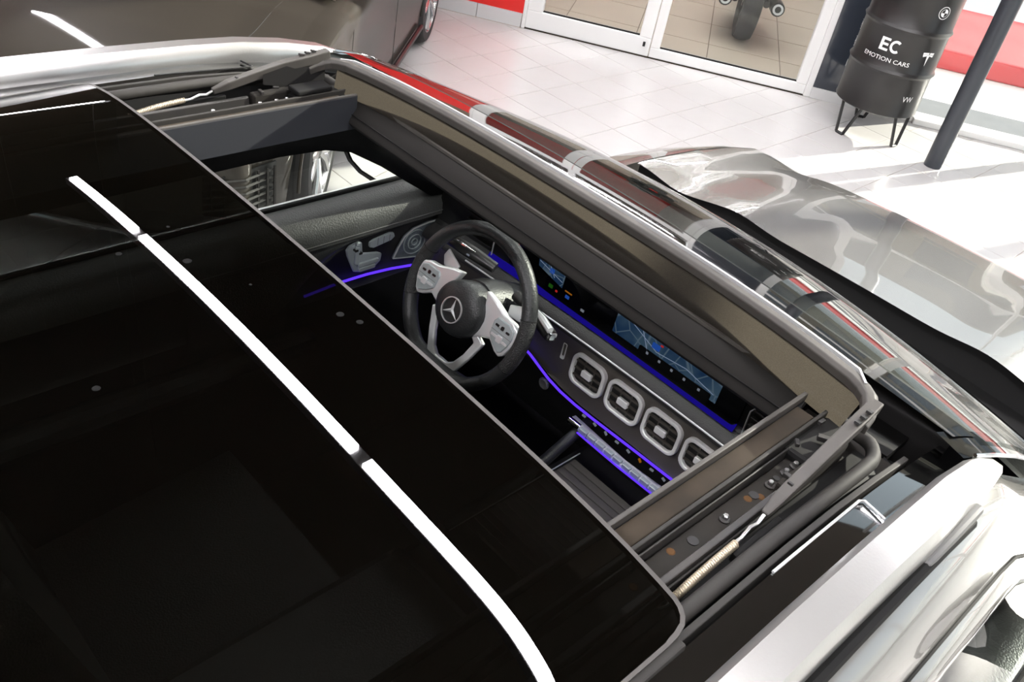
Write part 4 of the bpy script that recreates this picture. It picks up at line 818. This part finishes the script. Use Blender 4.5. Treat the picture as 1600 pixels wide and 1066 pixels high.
# ---- centre console
cn = part(MB().span((-0.10, -0.155, 0.42), (1.05, 0.155, 0.82)), 'console', 'interior_black', bevel=0.02)
for k in range(16): part(MB().box((0.62 + k * 0.022, 0.0, 0.826), (0.0205, 0.24, 0.010), Matrix.Rotation(0.0, 4, 'Z')), 'cover_slat', 'dash_wood', cn, bevel=0.0015)
for s in (-1, 1):
    part(MB().tube([(0.55, s * 0.135, 0.835), (0.80, s * 0.137, 0.842), (1.02, s * 0.150, 0.90)], 0.014, 10), 'grab_handle', 'leather', cn, smooth=True)
    part(MB().tube([(0.56, s * 0.122, 0.834), (0.98, s * 0.124, 0.836)], 0.0016, 6), 'console_trim', 'satin_silver', cn, smooth=True)
part(MB().span((-0.10, -0.12, 0.82), (0.42, 0.12, 0.90)), 'centre_armrest', 'leather', cn, bevel=0.02)
# ---- front seats
for s in (-1, 1):
    y0 = s * 0.385
    seat = empty('front_seat', (0.05, y0, 0.42)); seat.parent = car
    def sp2(mb, n, m, **k):
        o = mb.build(n, m, **k); o.parent = seat; o.matrix_parent_inverse = Matrix.Translation((-0.05, -y0, -0.42)); return o
    def cush(x0, x1, w0, zf, th, n): 
        rows = []
        for t in fr(0, 1, 9):
            x = lerp(x0, x1, t); r = []
            for k in range(16):
                a = k * 2 * math.pi / 16; cx, sx_ = math.cos(a), math.sin(a)
                r.append((x, y0 + w0 * (abs(cx) ** 0.5) * (1 if cx > 0 else -1), zf(t) + th * (abs(sx_) ** 0.6) * (1 if sx_ > 0 else -1) + (0.035 * abs(cx) ** 3 if sx_ > 0 else 0)))
            rows.append(r)
        m_ = MB().grid(rows, closed_v=True); m_.f.append(tuple(range(16))[::-1]); m_.f.append(tuple(range(8 * 16, 9 * 16))); return m_
    sp2(cush(-0.22, 0.32, 0.25, lambda t: 0.66 + 0.06 * t, 0.075, 9), 'seat_cushion', 'leather', smooth=True)
    rows = []
    for t in fr(0, 1, 11):
        z = lerp(0.66, 1.30, t); xb = lerp(-0.17, -0.36, t); w_ = interp([(0, 0.24), (0.5, 0.26), (0.8, 0.23), (1, 0.15)], t); r = []
        for k in range(18):
            a = k * 2 * math.pi / 18; cx, sx_ = math.cos(a), math.sin(a)
            r.append((xb + 0.07 * (abs(sx_) ** 0.6) * (1 if sx_ > 0 else -1) + (0.05 * abs(cx) ** 3 if sx_ > 0 else 0), y0 + w_ * (abs(cx) ** 0.55) * (1 if cx > 0 else -1), z))
        rows.append(r)
    mbk = MB().grid(rows, closed_v=True); mbk.f.append(tuple(range(18))[::-1]); mbk.f.append(tuple(range(180, 198)))
    sp2(mbk, 'backrest', 'leather', smooth=True)
    sp2(MB().box((-0.38, y0, 1.40), (0.11, 0.27, 0.19)), 'headrest', 'leather', bevel=0.045, seg=4)
    for q in (-0.06, 0.06): sp2(MB().tube([(-0.37, y0 + q, 1.22), (-0.38, y0 + q, 1.36)], 0.006, 8), 'headrest_post', 'chrome', smooth=True)
rear = part(MB().span((-1.25, -0.70, 0.45), (-0.75, 0.70, 0.78)), 'rear_bench', 'leather', bevel=0.06, seg=4)
part(MB().box((-1.32, 0, 1.02), (0.16, 1.36, 0.62), Matrix.Rotation(R(-16), 4, 'Y')), 'rear_backrest', 'leather', rear, bevel=0.05, seg=4)
part(MB().span((-2.35, -0.85, 0.36), (-2.30, 0.85, 1.68)), 'tailgate', 'interior_black')
# ================================================================== the dark saloon beside it
NR = math.atan2(-0.640, -0.768)
sal = empty('saloon_car', (2.37, 4.134, 0), NR); tag(sal, 'dark bronze-black saloon parked nose-in behind the left roof rail', 'car')
def np(mb, n, m, **k): return mb.build(n, m, sal, **k)
FX, RX, WR = 1.355, -1.355, 0.335
def nw(x): return interp([(-2.05, 0.72), (-1.9, 0.84), (-1.4, 0.895), (0.0, 0.905), (1.4, 0.900), (1.75, 0.865), (1.98, 0.78), (2.12, 0.62)], x)
def nsh(x): return interp([(-2.05, 0.93), (-1.4, 0.97), (-0.6, 0.955), (0.6, 0.93), (1.2, 0.885), (1.6, 0.81), (1.9, 0.725), (2.12, 0.64)], x)
for s in (-1, 1):
    rows = []
    for x in fr(-2.05, 2.0, 70):
        zb = 0.20
        for ax in (FX, RX):
            d = (x - ax) / 0.385
            if abs(d) < 1: zb = max(zb, 0.30 + 0.40 * math.sqrt(1 - d * d))
        wv, sh = nw(x), nsh(x); r = []
        for q, t in ((-0.13, 1.0), (-0.06, 0.99), (-0.02, 0.97), (0.0, 0.93), (0.006, 0.85), (-0.006, 0.72), (-0.004, 0.55), (0.004, 0.45), (0.0, 0.32), (-0.02, 0.0)):
            r.append((x, s * (wv + q), max(zb, lerp(zb if zb > 0.2 else 0.2, sh, t))))
        rows.append(r)
    np(MB().grid(rows), 'body_side', 'dark_paint', smooth=True)
    for ax in (FX, RX):
        np(MB().tube([(ax + 0.39 * math.cos(a), s * (nw(ax) - 0.004), 0.30 + 0.405 * math.sin(a)) for a in fr(0.0, math.pi, 19)], 0.008, 6), 'arch_lip', 'dark_paint', smooth=True)
        np(MB().span((ax - 0.37, s * 0.55, 0.20), (ax + 0.37, s * 0.66, 0.70)), 'arch_liner', 'interior_black')
    np(MB().tube([(x, s * (nw(x) + 0.004), 0.235) for x in fr(-0.95, 0.95, 10)], 0.018, 8), 'sill', 'plate_black', smooth=True)
    np(MB().tube([(x, s * (nw(x) - 0.005), nsh(x) - 0.05 * 1) for x in fr(-1.9, 1.05, 20)], 0.004, 6), 'crease', 'dark_paint', smooth=True)
    for x in (0.98, -0.02, -0.95): np(MB().tube([(x, s * (nw(x) + 0.0035), 0.28), (x - 0.02, s * (nw(x) + 0.0035), 0.60), (x - 0.03, s * (nw(x) + 0.004), nsh(x) * 0.90)], 0.0015, 5), 'door_gap', 'interior_black')
    for x in (0.15, -0.80): np(MB().box((x, s * (nw(x) + 0.018), 0.80), (0.20, 0.02, 0.022)), 'door_handle', 'dark_paint', bevel=0.006)
    # greenhouse side
    gl_ = [(-1.75, 0.96), (-1.15, 1.30), (-0.6, 1.385), (0.1, 1.375), (0.45, 1.27), (0.98, 0.92)]
    np(MB().grid([[(x, s * lerp(0.80, 0.60, (lerp(0.93, z, t) - 0.93) / 0.45), lerp(0.93, z, t)) for t in fr(0, 1, 4)] for x, z in gl_]), 'side_window', 'piano_black', smooth=True)
    np(MB().tube([(x, s * (lerp(0.80, 0.60, (z - 0.93) / 0.45) + 0.004), z) for x, z in gl_], 0.008, 6), 'window_trim', 'chrome', smooth=True)
    mr = np(MB().grid([[(0.62 + d, s * (1.0 + a * q), 0.985 + b * q) for a, b in ((-0.10, -0.05), (0.06, -0.06), (0.10, 0.0), (0.07, 0.06), (-0.08, 0.06), (-0.11, 0.0))] for q, d in ((0.9, -0.01), (1, 0.0), (0.95, 0.06), (0.6, 0.11), (0.1, 0.12))], closed_v=True), 'door_mirror', 'dark_paint', smooth=True)
    np(MB().box((0.68, s * 1.0, 0.975), (0.03, 0.14, 0.012)), 'indicator', 'tail_red', bevel=0.004)
    # headlight, air intake
    hl = np(MB().grid([[(x, s * y, z) for x, y, z in row] for row in (((1.62, 0.872, 0.735), (1.80, 0.80, 0.715), (1.96, 0.70, 0.69), (2.04, 0.58, 0.67)), ((1.64, 0.883, 0.68), (1.83, 0.825, 0.645), (2.0, 0.735, 0.62), (2.085, 0.60, 0.61)))]), 'headlight', 'screen_black', smooth=True, solid=0.01)
    hl2 = MB().tube([(1.66, s * 0.884, 0.685), (1.83, s * 0.828, 0.65), (2.0, s * 0.738, 0.625)], 0.007, 6).build('light_strip', 'chrome', hl, smooth=True)
    ik = np(MB().grid([[(x + 0.004, s * y, z) for x, y, z in row] for row in (((1.86, 0.835, 0.50), (2.02, 0.765, 0.51), (2.12, 0.62, 0.50)), ((1.88, 0.832, 0.40), (2.04, 0.760, 0.39), (2.135, 0.62, 0.38)), ((1.89, 0.825, 0.32), (2.04, 0.752, 0.30), (2.13, 0.62, 0.30)))]), 'air_intake', 'interior_black', solid=0.01)
    for k in range(6):
        z = 0.32 + k * 0.032
        MB().tube([(1.895, s * 0.838, z), (2.045, s * 0.768, z), (2.145, s * 0.625, z)], 0.0065, 4).build('intake_slat', 'rubber', ik)
    for k in range(7):
        t = k / 6; x = lerp(1.90, 2.12, t); y = lerp(0.838, 0.65, t ** 1.3)
        MB().tube([(x + 0.006, s * (y + 0.004), 0.31), (x + 0.006, s * (y + 0.004), 0.50)], 0.006, 4).build('intake_slat', 'rubber', ik)
    np(MB().tube([(1.78, s * 0.868, 0.205), (1.95, s * 0.80, 0.195), (2.10, s * 0.66, 0.19), (2.16, s * 0.4, 0.19), (2.17, 0, 0.19)], 0.014, 8), 'chin_trim', 'chrome', smooth=True)
    wheel(sal, (FX, s * 0.775, WR), s, WR, 0.235, R(4), 5, 0.74); wheel(sal, (RX, s * 0.775, WR), s, WR, 0.235, 0.0, 5, 0.74)
# bonnet, front, boot, roof
np(MB().grid([[(x, t * (nw(x) - 0.125), nsh(x) + 0.045 * (1 - t * t) - 0.012 * math.exp(-((abs(t) - 0.62) / 0.10) ** 2)) for t in fr(-1, 1, 31)] for x in fr(0.92, 2.08, 30)]), 'bonnet', 'dark_paint', smooth=True)
for s in (-1, 1):
    np(MB().tube([(x, s * (nw(x) - 0.30 - 0.05 * (x - 1)), nsh(x) + 0.045 * (1 - ((nw(x) - 0.30 - 0.05 * (x - 1)) / (nw(x) - 0.125)) ** 2) - 0.006) for x in fr(0.95, 1.95, 18)], 0.0045, 6), 'bonnet_gap', 'interior_black', smooth=True)
np(MB().grid([[(lerp(2.0, 2.155, math.cos(a) ** 0.7 if math.cos(a) > 0 else 0), math.sin(a) * (0.775 if z > 0.3 else 0.76), z) for a in fr(-math.pi / 2, math.pi / 2, 25)] for z in (0.655, 0.60, 0.54, 0.52, 0.36, 0.28, 0.20)]), 'front_bumper', 'dark_paint', smooth=True)
gr = np(MB().prism(rrect(0.78, 0.20, 0.06, 5, 0, 0.52), 0, 0.012, basis((2.150, 0, 0), (0, 1, 0), (0, 0, 1), (1, 0, 0))), 'grille', 'interior_black')
for k in range(6): MB().box((2.168, 0, 0.45 + k * 0.028), (0.008, 0.70, 0.006)).build('grille_bar', 'chrome', gr)
np(MB().grid([[(x, t * lerp(0.80, 0.60, min(1, max(0, (z - 0.93) / 0.45))), z + 0.02 * (1 - t * t)) for t in fr(-1, 1, 13)] for x, z in ((0.98, 0.925), (0.45, 1.27), (0.1, 1.375), (-0.6, 1.39), (-1.15, 1.30), (-1.75, 0.96))]), 'roof', 'piano_black', smooth=True)
np(MB().grid([[(x, t * (nw(x) - 0.12), nsh(x) + 0.03 * (1 - t * t)) for t in fr(-1, 1, 13)] for x in fr(-2.04, -1.7, 6)]), 'boot_lid', 'dark_paint', smooth=True)
np(MB().grid([[(-2.05 - 0.03 * (1 - t * t), t * 0.72, z) for t in fr(-1, 1, 9)] for z in (0.93, 0.7, 0.5, 0.22)]), 'rear_bumper', 'dark_paint', smooth=True)
np(MB().span((-1.9, -0.6, 0.18), (1.9, 0.6, 0.24)), 'underbody', 'interior_black')

# ================================================================== barrel, pillar, motorcycle
BX, BY, BR, BZ = 6.135, 1.81, 0.292, 0.225
br = empty('oil_drum', (BX, BY, 0)); tag(br, 'black steel barrel lettered EC EMOTION CARS on bent legs', 'barrel')
prof = [(0.0, 0.0), (BR - 0.01, 0.0), (BR, 0.008), (BR, 0.012), (BR - 0.003, 0.02)]
for zr in (0.30, 0.59):
    prof += [(BR - 0.003, zr - 0.022), (BR + 0.002, zr - 0.014), (BR + 0.010, zr), (BR + 0.002, zr + 0.014), (BR - 0.003, zr + 0.022)]
prof += [(BR - 0.003, 0.868), (BR, 0.875), (BR, 0.885), (BR - 0.008, 0.885), (BR - 0.010, 0.872), (0.0, 0.872)]
MB().lathe(prof, 64, Matrix.Translation((0, 0, BZ)), False).build('drum', 'barrel_black', br, smooth=True)
MB().lathe([(BR - 0.001, 0.881), (BR + 0.005, 0.884), (BR + 0.005, 0.890), (BR - 0.004, 0.892)], 48, Matrix.Translation((0, 0, BZ)), False).build('top_rim', 'black_metal', br, smooth=True)
for a in (R(168), R(262), R(35)):
    d = Vector((math.cos(a), math.sin(a), 0)); t = Vector((-d.y, d.x, 0)); rr0 = d * (BR - 0.045)
    pth = [rr0 + t * 0.085 + Vector((0, 0, BZ + 0.002)), rr0 * 1.10 + t * 0.030 + Vector((0, 0, 0.008)), rr0 * 1.10 - t * 0.030 + Vector((0, 0, 0.008)), rr0 - t * 0.085 + Vector((0, 0, BZ + 0.002))]
    mb = MB()
    for p, q in zip(pth, pth[1:]): mb.tube([p, q], 0.013, 4)
    mb.build('bent_leg', 'black_metal', br, bevel=0.002)
def on_drum(vs_, fs_, ang, z, name, rot=0.0, m='print_white'):
    out = []
    for v in vs_:
        x, y = v.x * math.cos(rot) - v.y * math.sin(rot), v.x * math.sin(rot) + v.y * math.cos(rot)
        a = ang + x / BR; out.append(((BR + 0.0002) * math.cos(a), (BR + 0.0002) * math.sin(a), BZ + z + y))
    return MB().add(out, fs_).build(name, m, br)
def subdiv_text(s, size, stretch=1.0, bold=0.0):
    vs_, fs_ = text_mesh(s, size)
    return [Vector((v.x * stretch, v.y, 0)) for v in vs_], fs_
A0 = math.atan2(CAM_C[1] - BY, CAM_C[0] - BX)          # the side that faces the car
A0 += R(-10)
def polys(ps):
    vs_, fs_ = [], []
    for p in ps:
        n = len(p); o = len(vs_); vs_ += [Vector((x, y, 0)) for x, y in p]; fs_.append(tuple(range(o, o + n)))
    return vs_, fs_
# big E and C built from bars, then the line below
E_ = [[(-0.072, 0.0), (-0.052, 0.0), (-0.052, 0.086), (-0.072, 0.086)], [(-0.052, 0.0), (-0.010, 0.0), (-0.010, 0.016), (-0.052, 0.016)], [(-0.052, 0.035), (-0.016, 0.035), (-0.016, 0.051), (-0.052, 0.051)], [(-0.052, 0.070), (-0.010, 0.070), (-0.010, 0.086), (-0.052, 0.086)]]
cc = []
for k in range(14):
    a, b = R(50 + 260 * k / 14), R(50 + 260 * (k + 1) / 14)
    cc.append([(0.036 + r * 0.92 * math.cos(t), 0.043 + r * math.sin(t)) for r, t in ((0.043, a), (0.043, b), (0.026, b), (0.026, a))])
on_drum(*polys(E_ + cc), A0, 0.43, 'letters')
on_drum(*subdiv_text('EMOTION CARS', 0.040, 1.15), A0, 0.365, 'lettering')
def roundel(r):
    ps = []
    for k in range(24):
        a, b = k * math.pi / 12, (k + 1) * math.pi / 12
        ps.append([(q * math.cos(t), q * math.sin(t)) for q, t in ((r, a), (r, b), (r * 0.90, b), (r * 0.90, a))])
        ps.append([(q * math.cos(t), q * math.sin(t)) for q, t in ((r * 0.62, a), (r * 0.62, b), (r * 0.56, b), (r * 0.56, a))])
    for q0 in (0, math.pi): ps.append([(0, 0)] + [(r * 0.56 * math.cos(q0 + k * math.pi / 12), r * 0.56 * math.sin(q0 + k * math.pi / 12)) for k in range(7)])
    return polys(ps)
on_drum(*roundel(0.042), A0 + R(50), 0.745, 'roundel')
on_drum(*polys([[(-0.045, 0.035), (0.045, 0.035), (0.045, 0.048), (-0.045, 0.048)], [(-0.040, 0.018), (-0.012, 0.026), (0.012, 0.026), (0.040, 0.018), (0.045, 0.033), (-0.045, 0.033)], [(-0.010, 0.026), (0.0, -0.045), (0.010, 0.026)]]), A0 + R(54), 0.43, 'letter_mark')
on_drum(*subdiv_text('VW', 0.055, 0.9), A0 + R(52), 0.125, 'letter_mark')
on_drum(*roundel(0.035), A0 - R(72), 0.50, 'roundel'); on_drum(*roundel(0.035), A0 - R(72), 0.38, 'roundel'); on_drum(*polys([[(-0.02, 0), (0.02, 0), (0.02, 0.05), (-0.02, 0.05)]]), A0 - R(74), 0.19, 'letter_mark')
# thin pillar
PX, PY = 6.085, 1.22
pl = MB().lathe([(0.062, 0.0), (0.062, H_CEIL)], 40, Matrix.Translation((PX, PY, 0)), False).build('pillar', 'pillar_grey', smooth=True)
tag(pl, 'thin round grey steel pillar standing right of the barrel', 'pillar')
pl['kind'] = 'structure'
# motorcycle seen from behind through the glass door
mo = empty('motorcycle', (6.93, 3.52, 0), math.atan2(-FN.y, -FN.x) + R(2)); tag(mo, 'black motorcycle seen from behind through the white glass door', 'motorcycle')
RT = Matrix.Translation((0, 0, 0.32)) @ Matrix.Rotation(R(90), 4, 'X')
MB().lathe([(0.20, -0.06), (0.26, -0.085), (0.305, -0.075), (0.322, -0.04), (0.326, 0), (0.322, 0.04), (0.305, 0.075), (0.26, 0.085), (0.20, 0.06)], 48, RT, False).build('rear_tyre', 'tyre', mo, smooth=True)
MB().lathe([(0.20, -0.05), (0.19, 0), (0.20, 0.05)], 32, RT, False).build('rear_rim', 'black_metal', mo, smooth=True)
MB().lathe([(0.05, -0.07), (0.05, 0.07)], 16, RT).build('axle', 'black_metal', mo)
F2 = Matrix.Translation((1.45, 0, 0.30)) @ Matrix.Rotation(R(90), 4, 'X')
MB().lathe([(0.20, -0.045), (0.26, -0.06), (0.295, -0.03), (0.30, 0), (0.295, 0.03), (0.26, 0.06), (0.20, 0.045)], 40, F2, False).build('front_tyre', 'tyre', mo, smooth=True)
for s in (-1, 1):
    MB().tube([(0.50, s * 0.12, 0.33), (0.0, s * 0.14, 0.32)], [0.035, 0.03], 10).build('swing_arm', 'black_metal', mo, smooth=True)
    MB().tube([(0.65, s * 0.15, 0.30), (0.35, s * 0.20, 0.31), (0.0, s * 0.225, 0.325), (-0.12, s * 0.23, 0.33)], [0.03, 0.05, 0.062, 0.06], 16).build('exhaust', 'plate_black', mo, smooth=True)
    XM = basis((-0.125, s * 0.23, 0.331), (0, 1, 0), (0.17, 0, 0.985), (-0.985, 0, 0.17))
    MB().ring(circ(0.045, 24), circ(0.028, 24), -0.005, 0.02, XM).build('exhaust_tip', 'satin_silver', mo)
    MB().tube([(0.2, s * 0.12, 0.80), (-0.1, s * 0.10, 0.86)], [0.06, 0.04], 10).build('tail_fairing', 'black_metal', mo, smooth=True)
    MB().tube([(1.42, s * 0.10, 0.32), (1.15, s * 0.10, 1.0)], 0.028, 10).build('fork', 'black_metal', mo, smooth=True)
    MB().tube([(1.12, 0, 1.05), (1.05, s * 0.20, 1.08), (0.98, s * 0.36, 1.05)], 0.015, 8).build('handlebar', 'black_metal', mo, smooth=True)
    MB().box((0.10, s * 0.18, 0.52), (0.30, 0.16, 0.22)).build('pannier_bracket', 'black_metal', mo, bevel=0.04)
MB().box((0.55, 0, 0.55), (0.60, 0.36, 0.45)).build('engine', 'black_metal', mo, bevel=0.06)
MB().box((0.75, 0, 0.92), (0.55, 0.30, 0.24)).build('tank', 'piano_black', mo, bevel=0.08)
MB().box((0.15, 0, 0.86), (0.65, 0.26, 0.10)).build('saddle', 'leather', mo, bevel=0.03)
MB().box((-0.16, 0, 0.56), (0.03, 0.20, 0.26), Matrix.Rotation(R(-15), 4, 'Y')).build('plate_holder', 'plate_black', mo, bevel=0.01)
MB().box((-0.20, 0, 0.50), (0.008, 0.20, 0.13), Matrix.Rotation(R(-15), 4, 'Y')).build('number_plate', 'plate_black', mo, bevel=0.003)
MB().box((-0.205, 0, 0.60), (0.02, 0.10, 0.035)).build('tail_lamp', 'tail_red', mo, bevel=0.006)
for y in (-0.025, 0.025): MB().lathe([(0.018, 0), (0.018, 0.012)], 14, basis((-0.215, y, 0.575), (0, 1, 0), (0, 0, 1), (-1, 0, 0))).build('reflector', 'tail_red', mo)
